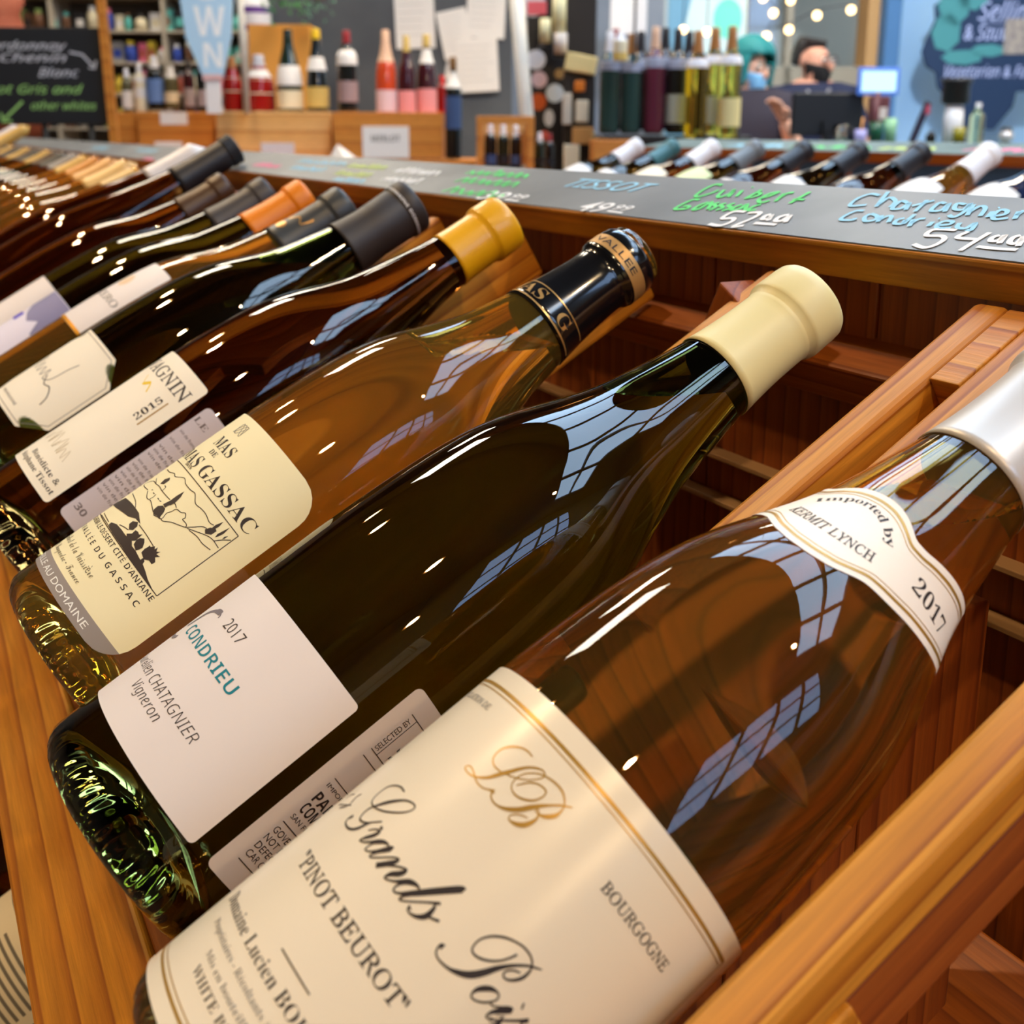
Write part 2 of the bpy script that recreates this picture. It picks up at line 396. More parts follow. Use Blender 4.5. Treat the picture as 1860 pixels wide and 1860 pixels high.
TR_LB = [[(-70.8,96.46,0.3),(-73.0,96.54,0.35),(-75.3,96.05,0.4),(-77.7,94.83,0.45),(-79.3,93.29,0.4),(-79.7,91.67,0.35),(-79.1,90.27,0.3),(-77.7,89.49,0.3),(-75.9,89.26,0.3),(-73.6,89.54,0.3),(-71.3,90.2,0.3),(-68.9,91.12,0.3),(-66.5,92.41,0.3),(-64.8,93.87,0.3),(-63.9,95.14,0.3),(-64.2,95.93,0.3),(-65.5,96.12,0.35),(-67.2,95.52,0.5),(-69.1,94.28,0.6),(-70.6,92.67,0.75),(-71.8,91.04,0.9),(-72.9,89.66,0.95),(-74.0,88.14,0.9),(-75.2,86.66,0.7),(-77.0,85.44,0.5),(-78.8,84.6,0.35),(-81.0,84.23,0.3),(-83.1,84.4,0.3),(-83.3,85.06,0.3),(-82.3,85.48,0.3),(-80.8,85.39,0.3),(-79.0,84.93,0.35),(-77.2,84.47,0.35),(-75.3,84.32,0.3),(-73.4,84.6,0.3),(-72.0,85.24,0.35),(-70.4,85.79,0.9)],[(-70.4,85.79,1.1),(-70.6,85.31,0.5),(-69.9,84.64,0.35),(-68.5,84.3,0.35),(-66.7,84.41,0.4),(-64.8,85.04,0.7),(-62.9,86.18,1.0),(-61.3,87.53,1.1),(-59.9,89.25,1.1),(-58.2,91.17,0.8),(-56.5,92.79,0.5),(-54.7,94.28,0.45),(-53.3,95.15,0.35),(-52.2,95.75,0.25)],[(-67.3,90.05,0.25),(-66.4,91.28,0.35),(-65.1,92.62,0.35),(-63.4,93.55,0.35),(-61.4,93.94,0.35),(-60.2,93.72,0.35),(-59.8,92.9,0.35),(-60.1,91.66,0.4),(-61.1,90.38,0.5),(-63.0,89.25,0.5),(-65.0,88.67,0.4),(-66.8,88.66,0.3),(-68.2,89.21,0.3),(-68.9,90.26,0.3),(-68.9,91.68,0.3),(-68.2,93.03,0.3),(-66.7,94.33,0.3),(-64.9,95.34,0.35),(-62.9,95.95,0.4),(-60.7,96.34,0.45),(-58.4,96.46,0.45),(-56.4,96.1,0.4),(-54.9,95.39,0.35),(-53.9,94.48,0.35),(-53.5,93.29,0.5),(-53.7,92.07,0.9),(-54.7,90.89,1.0),(-56.0,90.01,0.7),(-57.4,89.64,0.3),(-58.2,89.68,0.25),(-58.2,90.15,0.25),(-57.6,90.19,0.25),(-56.9,89.58,0.35),(-56.4,88.65,0.6),(-56.7,87.28,1.0),(-57.6,85.93,1.1),(-59.3,84.89,0.8),(-60.9,84.46,0.4),(-61.7,84.59,0.3),(-61.9,85.22,0.3),(-61.0,86.27,0.3),(-59.7,87.03,0.3),(-58.1,87.56,0.2)]]
TR_GRANDS = [[(-92.4,71.51,0.4),(-95.2,71.61,0.4),(-98.1,70.82,0.4),(-100.3,69.49,0.35),(-101.0,67.56,0.3),(-100.7,65.79,0.3),(-99.1,64.71,0.35),(-95.9,64.69,0.4),(-91.8,65.68,0.45),(-87.9,67.41,0.45),(-85.3,69.08,0.4),(-84.1,70.64,0.35),(-84.6,71.42,0.35),(-86.4,71.38,0.4),(-89.1,70.55,0.5),(-91.7,68.97,0.75),(-94.0,67.23,0.9),(-95.7,65.67,0.7),(-97.3,64.04,0.5),(-97.7,62.27,0.45),(-96.8,60.95,0.4),(-95.2,60.75,0.45),(-92.8,61.48,0.45),(-91.1,62.55,0.4),(-88.6,64.17,0.4)],[(-100.3,60.02,0.8),(-100.7,59.5,0.9),(-101.1,58.64,0.4),(-100.1,57.85,0.4),(-97.2,57.69,0.5),(-94.8,58.38,0.7),(-93.2,59.73,0.8),(-92.3,61.3,0.7),(-91.4,62.34,0.4)],[(-89.5,60.91,0.35),(-88.4,61.85,0.4),(-87.0,62.54,0.45),(-86.0,62.4,0.8),(-86.5,61.15,1.0),(-87.9,59.62,0.8),(-88.7,58.38,0.35),(-87.3,58.63,0.4),(-85.5,59.77,0.6),(-83.6,61.07,1.1),(-82.0,62.03,0.9),(-80.3,62.44,0.45),(-79.6,62.24,0.35)],[(-83.2,61.32,1.0),(-84.2,60.1,0.5),(-84.6,58.82,0.4),(-84.3,58.2,0.4),(-83.1,58.47,0.4),(-81.6,59.47,0.6),(-80.0,60.8,1.1),(-78.5,62.34,1.3),(-77.9,62.5,1.0)],[(-79.7,61.05,1.0),(-80.9,59.59,0.7),(-81.5,58.41,0.4),(-80.9,58.2,0.4),(-79.2,59.25,0.4),(-77.2,60.78,0.4),(-75.4,61.98,0.4),(-74.1,62.43,0.5),(-74.1,61.74,0.9),(-75.4,60.18,1.2),(-77.5,58.12,1.2)],[(-76.8,58.61,0.6),(-74.4,60.32,0.45),(-72.2,61.65,0.45),(-70.3,62.42,0.5),(-69.9,61.99,0.9),(-70.6,60.87,1.2),(-72.2,59.49,1.0),(-72.7,58.24,0.45),(-71.8,58.28,0.4),(-70.0,59.2,0.5),(-68.4,60.36,0.9),(-66.8,61.51,1.2),(-65.1,62.21,0.8),(-63.6,62.36,0.4),(-63.1,61.9,0.4)],[(-67.3,61.15,1.0),(-68.2,59.7,0.6),(-68.3,58.39,0.4),(-67.4,58.12,0.45),(-66.1,58.79,0.6),(-64.2,60.33,1.1),(-62.1,62.36,1.3),(-59.0,65.48,1.4),(-55.8,68.6,1.4),(-55.0,68.91,0.8)],[(-63.9,60.37,0.9),(-64.8,59.08,0.6),(-65.0,58.13,0.4),(-63.9,58.45,0.4),(-61.6,60.14,0.4),(-59.3,61.94,0.45),(-56.7,63.82,0.6),(-57.4,63.01,0.4),(-56.8,62.2,0.8),(-56.7,60.32,1.2),(-58.2,58.83,0.8),(-60.3,58.08,0.4),(-61.4,58.27,0.4),(-61.2,58.93,1.3)],[(-56.9,60.4,0.5),(-55.1,60.95,0.5),(-53.4,61.7,0.6)],[(-86.8,62.99,1.0),(-86.5,63.59,1.0)],[(-112.9,58.4,0.4),(-110.0,59.54,0.4),(-108.9,60.87,0.4),(-110.1,62.56,0.45),(-109.1,64.01,0.4)],[(-117.1,58.57,0.3),(-112.1,59.61,0.3),(-107.3,60.82,0.3)],[(-118.1,60.6,0.3),(-117.0,61.83,0.3),(-113.9,62.73,0.35)]]
TR_POIS = [[(-47.8,59.37,1.3),(-48.5,59.3,0.9),(-48.7,58.57,0.4),(-48.1,57.78,0.4),(-46.9,57.42,0.4),(-45.1,57.51,0.45),(-42.9,57.95,0.6),(-41.0,58.71,1.0),(-39.0,59.82,1.3),(-37.5,61.18,1.4),(-36.1,63.07,1.3),(-35.1,64.78,1.1),(-33.8,66.53,0.8),(-32.0,68.37,0.6),(-30.0,69.94,0.5),(-28.6,70.69,0.45),(-26.8,71.58,0.3)],[(-34.0,69.6,0.5),(-34.7,68.01,0.45),(-35.8,66.37,0.45),(-37.5,64.86,0.5),(-39.5,63.73,0.5),(-41.2,63.24,0.45),(-42.5,63.42,0.4),(-43.1,64.31,0.4),(-43.1,65.73,0.4),(-42.3,67.19,0.45),(-41.1,68.43,0.5),(-39.3,69.68,0.5),(-37.1,70.67,0.45),(-34.7,71.37,0.45),(-32.4,71.54,0.45),(-30.5,71.22,0.4),(-29.1,70.28,0.4),(-28.6,69.07,0.6),(-28.8,67.63,0.7),(-29.9,66.13,0.6),(-31.3,65.21,0.45),(-32.5,65.15,0.4),(-32.9,65.76,0.4),(-32.4,66.66,0.4),(-31.4,67.42,0.4),(-30.0,68.02,0.35)],[(-29.5,62.29,0.4),(-30.5,62.43,0.5),(-32.2,61.87,1.0),(-33.6,60.78,1.1),(-34.5,59.59,0.8),(-34.5,58.45,0.4),(-33.9,58.12,0.4),(-32.7,58.34,0.4),(-31.2,59.14,0.45),(-29.9,60.31,0.45),(-29.2,61.47,0.4),(-29.5,62.29,0.4)],[(-29.8,60.27,0.4),(-28.8,60.26,0.35),(-27.2,61.22,0.4),(-25.7,62.09,0.9),(-24.7,62.4,1.2),(-26.2,61.06,1.2),(-27.6,59.54,0.8),(-28.0,58.26,0.4),(-27.2,58.19,0.4),(-25.5,59.1,0.45),(-23.3,60.74,0.5),(-21.1,62.43,0.6),(-19.4,63.78,0.9),(-20.2,62.7,0.5),(-19.6,62.16,0.6)],[(-23.5,64.51,1.2),(-23.0,64.73,1.2)]]
TR_NTOP = [(-119.0,185.58),(-120.2,190.91),(-120.2,196.74),(-120.3,201.07),(-106.8,202.56),(-97.6,204.94),(-89.0,206.52),(-79.2,207.34),(-70.4,207.6),(-61.3,207.21),(-53.5,206.03),(-46.6,204.23),(-41.1,202.56),(-32.1,202.6),(-23.0,203.73),(-8.7,205.01),(5.0,205.81),(21.7,206.6),(35.0,207.78)]
TR_NBOT = [(-119.1,182.27),(-119.2,184.38),(-102.1,181.82),(-89.4,178.68),(-78.6,177.17),(-67.5,177.04),(-57.8,178.05),(-49.6,180.3),(-44.9,181.69),(-38.6,182.24),(-30.3,182.76),(-19.6,183.87),(-7.7,184.91),(5.7,186.19),(22.5,188.31),(30.0,187.77)]
TR_FILL = [[(-73.1,42.65),(-80.8,43.25),(-81.1,44.43),(-76.6,45.61),(-71.1,45.92),(-65.3,45.96),(-60.0,46.62),(-57.3,45.59),(-53.9,45.68),(-49.4,45.26),(-45.5,44.99),(-41.7,44.31),(-37.7,43.33),(-31.9,42.52),(-28.6,42.32),(-38.6,42.51),(-49.7,42.49),(-61.2,42.69)],[(-109.1,47.76),(-99.9,53.13),(-85.5,53.93),(-79.2,54.06),(-73.3,53.99),(-66.0,52.24),(-71.4,51.95),(-76.2,50.31),(-85.0,49.32),(-94.1,48.41)],[(-67.4,47.93),(-70.8,49.18),(-70.9,50.68),(-68.0,51.98),(-65.7,50.86),(-65.5,48.94)],[(-64.5,46.03),(-66.0,46.54),(-63.9,48.01),(-64.4,49.67),(-62.4,50.05),(-60.6,49.77),(-59.3,50.74),(-59.0,49.16),(-58.7,47.59),(-60.0,46.62)],[(-53.9,45.68),(-57.6,46.41),(-58.8,48.0),(-58.5,49.32),(-56.6,50.43),(-54.7,49.64),(-52.8,48.12),(-53.1,46.81)],[(-47.2,46.1),(-51.1,46.89),(-51.7,48.42),(-51.4,49.73),(-51.6,50.55),(-50.5,50.44),(-49.5,51.81),(-48.2,51.08),(-48.0,52.26),(-46.6,51.11),(-45.2,52.09),(-45.5,50.58),(-43.2,51.0),(-44.5,49.61),(-42.4,48.65),(-42.6,47.27),(-45.1,47.34)],[(-48.2,44.74),(-48.0,46.44),(-46.1,45.98),(-45.1,44.41)],[(-68.1,62.43),(-67.2,65.12),(-67.3,68.2),(-66.7,71.0),(-64.8,68.79),(-63.8,65.78),(-65.1,63.28),(-65.2,62.18)],[(-66.4,57.74),(-68.9,58.77),(-69.3,60.6),(-67.3,62.15),(-64.5,62.12),(-63.1,61.02),(-62.0,59.14),(-60.9,58.36),(-63.9,58.35)],[(-39.2,67.71),(-41.1,68.63),(-40.2,70.44),(-38.2,71.7),(-36.8,71.38),(-36.9,69.21)],[(-39.6,70.49),(-39.7,72.43),(-38.6,75.25),(-37.9,73.03),(-38.3,70.61)],[(-34.8,69.62),(-35.4,71.07),(-34.3,75.78),(-33.6,72.76),(-34.1,70.76)],[(-31.9,71.18),(-32.2,72.45),(-31.3,73.51),(-31.3,71.99)],[(-85.1,66.02),(-86.5,68.23),(-84.4,70.1),(-82.2,69.39),(-82.2,66.91)]]
TR_LINES = [[(-98.0,71.22),(-90.9,71.2),(-85.3,72.23),(-81.7,71.77),(-75.5,73.91),(-70.9,73.0),(-64.9,72.99),(-61.2,73.44),(-55.9,71.47),(-51.3,71.92),(-47.4,72.01),(-42.8,71.3),(-40.1,71.86)],[(-65.9,57.56),(-61.1,58.78),(-58.7,58.96),(-55.3,60.95),(-51.6,62.33),(-48.3,63.8),(-49.4,64.68),(-52.6,64.63),(-52.6,65.72),(-54.7,66.64),(-56.7,65.62),(-60.0,65.06),(-60.5,63.39),(-61.5,61.57),(-60.5,59.69),(-60.7,59.02)],[(-48.1,63.71),(-45.7,65.96),(-43.1,68.45),(-40.9,69.29)],[(-47.1,64.01),(-42.9,65.77),(-37.9,67.82),(-34.2,68.59),(-29.4,68.39)],[(-45.7,64.12),(-40.5,65.0),(-36.0,64.99),(-31.0,65.87)],[(-33.6,68.65),(-31.6,70.99),(-28.9,73.41)],[(-98.6,56.11),(-85.7,55.48),(-79.2,54.06)],[(-86.8,61.01),(-80.6,59.29),(-76.4,59.73),(-70.6,58.76),(-67.4,58.1)],[(-87.8,61.2),(-96.5,60.93),(-101.5,61.75),(-94.9,64.61),(-88.5,64.78),(-83.1,65.2),(-77.7,64.99),(-70.6,65.14),(-67.7,65.31)],[(-88.5,64.78),(-95.2,66.2)],[(-77.7,64.99),(-78.5,66.73),(-80.5,66.87)],[(-85.1,62.2),(-83.9,62.7)],[(-81.4,62.14),(-79.4,62.23)],[(-74.7,62.26),(-72.8,62.25)],[(-72.0,62.19),(-70.5,62.5)],[(-78.3,59.85),(-77.7,61.21),(-78.3,62.51)],[(-64.6,64.19),(-63.8,65.78),(-60.7,65.34)],[(-66.0,51.7),(-58.0,51.7),(-50.0,51.33)],[(-74.9,46.28),(-70.6,47.25),(-67.4,47.72)],[(-99.7,42.8),(-85.0,42.96),(-74.5,42.85)],[(-99.5,43.92),(-83.2,43.74)]]
TR_FRAME = [[(-109.1,34.54),(-109.1,47.64)],[(-80.7,76.33),(-51.4,76.08),(-28.3,76.29)],[(-28.3,76.29),(-28.3,59.28),(-28.5,42.43)],[(-109.0,42.39),(-54.2,42.91),(-28.5,42.43)]]

def traced(lists, d, k=1.0):
    out = []
    for l in lists:
        if len(l) < 2: continue
        ps = spline3([(d(p), s, w*k) for p, s, w in l]); out.append(stroke([(a, b) for a, b, c in ps], [max(.12, c) for a, b, c in ps]))
    return out
def spline3(pts, n=6):
    P = [Vector(p) for p in pts]; o = []
    if len(P) == 2: return [tuple(P[0].lerp(P[1], i/6)) for i in range(7)]
    for i in range(len(P)-1):
        p0, p1, p2, p3 = P[max(i-1, 0)], P[i], P[i+1], P[min(i+2, len(P)-1)]
        for k in range(n):
            t = k/n; o.append(tuple(.5*((2*p1)+(p2-p0)*t+(2*p0-5*p1+4*p2-p3)*t*t+(3*p1-p0-3*p2+p3)*t**3)))
    o.append(tuple(P[-1])); return o
DV = 0.0
# --- the near bottle: clear amber, white foil, cream label with script lettering
rt1 = dense([(z, r) for z, r in BURG], 1.035); R1 = .0424; d1 = deg(rt1, R1)
b1 = make_bottle('large amber white wine bottle with cream label in black script, nearest the camera', rt1, G_CLEAR, None, rackpt(-.2044, -.2049, -.068), seg=160)
lathe('capsule', capsule_profile(rt1, .2375, .292, 'cork'), mat('pearl_foil', (206, 200, 192), .36, metal=.25), b1, 96)
headspace(rt1, G_CLEAR, b1, .232)
lab = sheet('front_label', rrect(d1(-146), d1(27), 7.5, 107.5, 1.5), rt1, R1, LAB_CREAM, b1)
bu0, bu1, bv0, bv1 = d1(-138), d1(19), 11.5, 102.5
fr = lambda i: [line((bu0+i, bv0+i), (bu1-i, bv0+i), .25 if i else .7, 90), line((bu0+i, bv1-i), (bu1-i, bv1-i), .25 if i else .8, 90), line((bu1-i, bv0+i), (bu1-i, bv1-i), .25 if i else .7), line((bu0+i, bv0+i), (bu0+i, bv1-i), .25 if i else .7)]
print_on(lab, rt1, R1, fr(0)+fr(1.3), GOLD, name='border')
print_on(lab, rt1, R1, traced(TR_LB, d1), GOLD, name='monogram')
print_on(lab, rt1, R1, traced(TR_GRANDS, d1)+traced(TR_POIS, d1)+[T('sots', 'script', d1(-27), d1(-6), 58.0, 6.2)], INK, name='script_lettering')
it = [T('"PINOT BEUROT"', 'serif', d1(-102), d1(-43), 45.2, 3.5), line((d1(-77), 34.5), (d1(-61.6), 34.5), .35, 14),
      T('Domaine Lucien BOILLOT & Fils', 'serifl', d1(-114), d1(-22), 28.6, 3.0), T('BOURGOGNE', 'serif', d1(-32), d1(-.5), 90, 2.4),
      T('WHITE BURGUNDY WINE', 'serifl', d1(-93), d1(-30), 17.2, 2.1)]
print_on(lab, rt1, R1, it, INK)
print_on(lab, rt1, R1, [T('Propri\u00e9taires - R\u00e9coltants \u00e0 Gevrey-Chambertin', 'serifl', d1(-106), d1(-30), 24.4, 1.7), T('Mis en bouteille au domaine', 'serifl', d1(-95), d1(-41), 20.8, 1.6)], GREYINK)
print_on(lab, rt1, R1, [T('APPELLATION DE', 'serif', d1(-128), d1(-97), 96.5, 1.6)], GREYINK)
# shoulder label, cut with a hump
RN = .0285; dn = deg(rt1, RN)
NT = [(-175, 206), (-150, 205.4), (-134, 204.6), (-117, 203.7), (-106.8, 203.0), (-97.6, 204.94), (-89.0, 206.52), (-79.2, 207.34), (-70.4, 207.6), (-61.3, 207.21), (-53.5, 206.03), (-46.6, 204.23), (-41.1, 202.56), (-32.1, 202.6), (-23.0, 203.73), (-8.7, 205.01), (5.0, 205.81), (21.7, 206.4), (31, 206.8)]
NB = [(-175, 188), (-150, 186), (-132, 184.5), (-119, 183), (-102.1, 181.82), (-89.4, 178.68), (-78.6, 177.17), (-67.5, 177.04), (-57.8, 178.05), (-49.6, 180.3), (-44.9, 181.69), (-38.6, 182.24), (-30.3, 182.76), (-19.6, 183.87), (-7.7, 184.91), (5.7, 186.19), (22.5, 187.9), (31, 188.6)]
cols = []
for i in range(141):
    p = lerp(-172, 31, i/140); sm_ = lambda tab: sum(interp(tab, p+q)*w for q, w in ((-3, 1), (-1.5, 2), (0, 3), (1.5, 2), (3, 1)))/9
    cols.append((p, sm_(NB), sm_(NT)))
def nsheet(cols, rows=14):
    V, F = [], []
    for p, a, b in cols: V += [Vector((dn(p), lerp(a, b, j/rows))) for j in range(rows+1)]
    for i in range(len(cols)-1):
        for j in range(rows): k = i*(rows+1)+j; F.append((k, k+rows+1, k+rows+2, k+1))
    return V, F
nl = sheet('shoulder_label', nsheet(cols), rt1, RN, mat('label_neck', (240, 228, 210), .45), b1)
def edge(off, w):
    ins = [(p, a, b) for p, a, b in cols if p < 31-off*2.2]; pe, ae, be = ins[-1]
    return [stroke([(dn(p), a+off) for p, a, b in ins], w), stroke([(dn(p), b-off) for p, a, b in ins], w), line((dn(pe), ae+off), (dn(pe), be-off), w*.7)]
print_on(nl, rt1, RN, edge(2.3, .85)+edge(3.7, .22), GOLD, name='border')
print_on(nl, rt1, RN, [arc('Imported by', 'serifb', dn(-99), dn(-49), 194.4, 2.6, 6.4), arc('KERMIT LYNCH', 'serif', dn(-101), dn(-48), 187.6, 3.1, -1.6), T('2017', 'serifl', dn(-27), dn(5), 191.6, 4.6)], INK)

# --- dark green bottle with the cream wax capsule
rt2 = dense(BURG, 1.0); R2 = .041; d2 = deg(rt2, R2)
b2 = make_bottle('dark green bottle with cream capsule and plain white label lettered in teal', rt2, G_GREEN, None, rackpt(-.315, -.197, -.068), seg=128)
lathe('capsule', capsule_profile(rt2, .2415, .291, 'cork', .0006), mat('cream_wax', (226, 212, 152), .42), b2, 96)
headspace(rt2, G_GREEN, b2, .238)
lab = sheet('front_label', rrect(d2(-168), d2(-17.3), 20.9, 76.6, 1.6), rt2, R2, LAB_WHITE, b2)
print_on(lab, rt2, R2, [T('CONDRIEU', 'med', d2(-101), d2(-52.5), 50.6, 3.9)], TEAL)
print_on(lab, rt2, R2, [T('2017', 'light', d2(-83.5), d2(-68.5), 60.3, 3.8), T('Aur\u00e9lien CHATAGNIER', 'hand', d2(-112), d2(-46.5), 35.4, 3.4), T('Vigneron', 'hand', d2(-89), d2(-63.5), 30.8, 3.2)], INK)
print_on(lab, rt2, R2, [stroke(spline([(d2(-108), 52), (d2(-104), 58.5), (d2(-97), 61.5), (d2(-92), 61.8), (d2(-90.5), 60.6)]), [1.6]*8+[1.3]*8+[1.9]*8+[.6]*9), stroke(spline([(d2(-112), 47.5), (d2(-107), 47), (d2(-103), 48)]), 1.4)], mat('brown_grey_ink', (120, 110, 112), .6))
bl = sheet('back_label', rrect(d2(-8.5), d2(104), 21, 93.5, 2.2), rt2, R2, LAB_GREY, b2)
it = [T('PAR', 'bold', d2(-.5), d2(12), 51.6, 3.4), T('COMMON', 'bold', d2(-.5), d2(22), 47.4, 3.4), T('SAN FRANCISCO', 'sans', d2(-.5), d2(26), 44.6, 1.6),
      T('GOVERNMENT WARNING', 'sans', d2(-1), d2(44), 38.9, 2.1), T('NOT DRINK ALCOHOLIC', 'sans', d2(-1), d2(44), 35.9, 2.1), T('DEFECTS (2)', 'sans', d2(-1), d2(22), 32.9, 2.1), T('CAR OR OPERATE', 'sans', d2(-1), d2(30), 29.9, 2.1),
      line((d2(-1), 42.6), (d2(50), 42.6), .3), line((d2(-1), 28), (d2(50), 28), .3), line((d2(-1), 60), (d2(14), 60), .25), line((d2(-1), 69.8), (d2(20), 69.8), .25), line((d2(-1), 72.6), (d2(40), 72.6), .25), line((d2(-1), 87), (d2(40), 87), .25),
      line((d2(3.2), 72.6), (d2(3.2), 87), .25), T('SELECTED BY', 'sans', 73.4, 85.6, d2(2), 1.9, True), T('M', 'serifb', 74, 79, d2(13), 3.5, True), T('IMPORTED', 'sans', d2(-1), d2(18), 57, 1.3)]
print_on(bl, rt2, R2, it, INK)

# --- amber bottle, black capsule, landscape label
rt3 = dense(BURG, .985); R3 = .0404; d3 = deg(rt3, R3)
b3 = make_bottle('olive amber bottle with black and gold capsule and pale landscape label', rt3, G_AMBER, None, rackpt(-.42, -.188, -.063), seg=128)
cp = capsule_profile(rt3, .2255, .2815, 'cork')
c3 = lathe('capsule', cp, mat('black_gloss_foil', (14, 15, 18), .16, coat=.6), b3, 96)
headspace(rt3, G_AMBER, b3, .216, .262)
capr = lambda s: interp(sorted((z, r) for r, z in cp), s)
def csurf(rr, off=.00025, tab=None):
    tt = sorted((z, r) for r, z in (tab or cp))
    def f(u, v): a = u*1e-3/rr; r = interp(tt, v*1e-3)+off; return Vector((r*cos(a), r*sin(a), v*1e-3))
    return f
RC = .0152; dc = deg(None, RC)
mapped('gold_band', [line((dc(-190), 227.3), (dc(40), 227.3), .8, 60), line((dc(-190), 236.6), (dc(40), 236.6), .6, 60), T('MAS', 'serifb', dc(-128), dc(-50), 229.2, 6.0), T('G', 'serifb', dc(-20), dc(4), 229.2, 6.0)], csurf(RC), mat('gold_foil', (196, 150, 84), .3, metal=.6), c3, 1.0)
rb = mapped('gold_ring', [patch([(268.3, dc(-179), dc(179)), (271, dc(-179), dc(179)), (274.8, dc(-179), dc(179))], 1.0)], csurf(RC), mat('matt_gold_foil', (190, 146, 84), .42, metal=.4), c3, 99)
mapped('lettering', [T('VALLEE', 'sans', dc(-92), dc(0), 270, 3.0)], csurf(RC, .0004), INK, c3, 1.0)
DV = -5.0
lab = sheet('front_label', rrect(d3(-142), d3(-14.3), 20.2, 112, 12.0), rt3, R3, LAB_PALE, b3)
def clip_rows(u0, u1, v0, v1, r, vmax):
    rows = []
    for i in range(13):
        v = lerp(v0, vmax, i/12); d = v-v0; ins = (r-sqrt(max(0, r*r-(r-d)**2))) if d < r else 0; rows.append((v, u0+ins, u1-ins))
    return patch(rows)
gb = sheet('grey_band', clip_rows(d3(-142), d3(-14.3), 20.2, 112, 12, 26.4), rt3, R3, mat('label_grey_band', (146, 134, 124), .6), lab, .0003)
print_on(lab, rt3, R3, [T('MIS EN BOUTEILLE AU DOMAINE', 'sans', d3(-148), d3(-36.5), 21.9, 2.5)], mat('white_ink', (240, 236, 224), .6), .0004)
print_on(lab, rt3, R3, [T('MAS', 'serifb', d3(-89), d3(-68), 95, 5.0), T('DE', 'serifb', d3(-83), d3(-75), 91.6, 2.2), T('DAUMAS GASSAC', 'serifb', d3(-131), d3(-26), 83.6, 5.6), T('2019', 'serif', d3(-88), d3(-79), 79.4+3.0, 1.0),
      T('SAINT-GUILHEM-LE-D\u00c9SERT CIT\u00c9 D\u2019ANIANE', 'med', d3(-128), d3(-28), 44.4, 2.1), T('H A U T E  V A L L \u00c9 E  D U  G A S S A C', 'med', d3(-128), d3(-30), 39.4, 2.2)], INK)
print_on(lab, rt3, R3, [T('V\u00e9ronique Guibert de la Vaissi\u00e8re', 'script', d3(-130), d3(-56), 33.0, 3.4), T('H\u00e9rault, Languedoc - France', 'script', d3(-120), d3(-58), 28.4, 2.8)], mat('sepia_ink', (96, 84, 62), .6))
DV = 0.0
print_on(lab, rt3, R3, [poly([(d3(p[0]), p[1]) for p in q]) for q in TR_FILL if len(q) > 2]+traced([[(p[0], p[1], .32) for p in q] for q in TR_LINES], d3)
         +[line((d3(-128), 76.3), (d3(-28.3), 76.3), .35, 60), line((d3(-28.3), 76.3), (d3(-28.3), 42.4), .35, 20), line((d3(-128), 42.5), (d3(-28.3), 42.4), .35, 60), line((d3(-128), 76.3), (d3(-128), 42.4), .35, 20)], mat('engraving_ink', (52, 40, 34), .6), name='landscape_print')
DV = -5.0
print_on(lab, rt3, R3, [stroke(spline([(d3(-82+4*cos(a)), 106+2.6*sin(a*1.7+b)) for a in [i*.6 for i in range(12)]], 4), .3) for b in (0, 1.3)], GREYINK, name='crest')

DV = 0.0
# --- brown bottle, yellow capsule
rt4 = dense(BURG, .975); R4 = .040; d4 = deg(rt4, R4)
b4 = make_bottle('brown bottle with bright yellow capsule and narrow ivory label dated 2015', rt4, G_BROWN, None, rackpt(-.545, -.184, -.066), seg=112)
lathe('capsule', capsule_profile(rt4, .2525, .292, 'cork'), mat('yellow_foil', (226, 164, 14), .38, coat=.2), b4, 80)
DV = -2.0
lab = sheet('front_label', rrect(d4(-150), d4(-38), 28.5, 113, 2.0), rt4, R4, LAB_IVORY, b4)
print_on(lab, rt4, R4, [T('SAVAGNIN', 'serif', d4(-118), d4(-42.5), 99.6, 6.6)], mat('dark_grey_ink', (74, 66, 60), .6))
print_on(lab, rt4, R4, [T('2015', 'serifb', 80, 94.5, d4(-50.5), 3.6, True), T('B\u00e9n\u00e9dicte &', 'serifb', d4(-84), d4(-44), 36.0, 2.7), T('St\u00e9phane Tissot', 'serifb', d4(-92), d4(-41), 31.8, 2.7)], INK)
print_on(lab, rt4, R4, [line((d4(-47.5), 79), (d4(-47.5), 95.5), .7, 10)], GOLD, name='rule')
print_on(lab, rt4, R4, [stroke(spline([(d4(-82), 97), (d4(-76), 93), (d4(-71), 95), (d4(-66), 91)]), [.4]*8+[2.0]*8+[.7]*9)], mat('yellow_ink', (226, 186, 20), .5), name='swoosh')
print_on(lab, rt4, R4, [scribble(d4(-92), d4(-58), 44, 8, .35, 9, 4)], mat('faint_ink', (196, 180, 146), .6), name='emblem')
bl = sheet('back_label', rrect(d4(-30), d4(46), 31, 109, 2.5), rt4, R4, LAB_LILAC, b4)
it = [T('LE', 'serifb', d4(-29), d4(-18), 100, 3.0)]
for k, s in enumerate([92, 86.5, 81, 78, 75, 70, 67, 64, 61, 58, 55, 52, 49]): it.append(T('vin de france jura arbois domaine'[:30-(k*7) % 16], 'med', d4(-28), d4(10), s, 1.5))
it.append(T('30', 'bold', d4(-27), d4(-18), 37, 3))
print_on(bl, rt4, R4, it, mat('lilac_grey_ink', (110, 98, 98), .6))

DV = 0.0
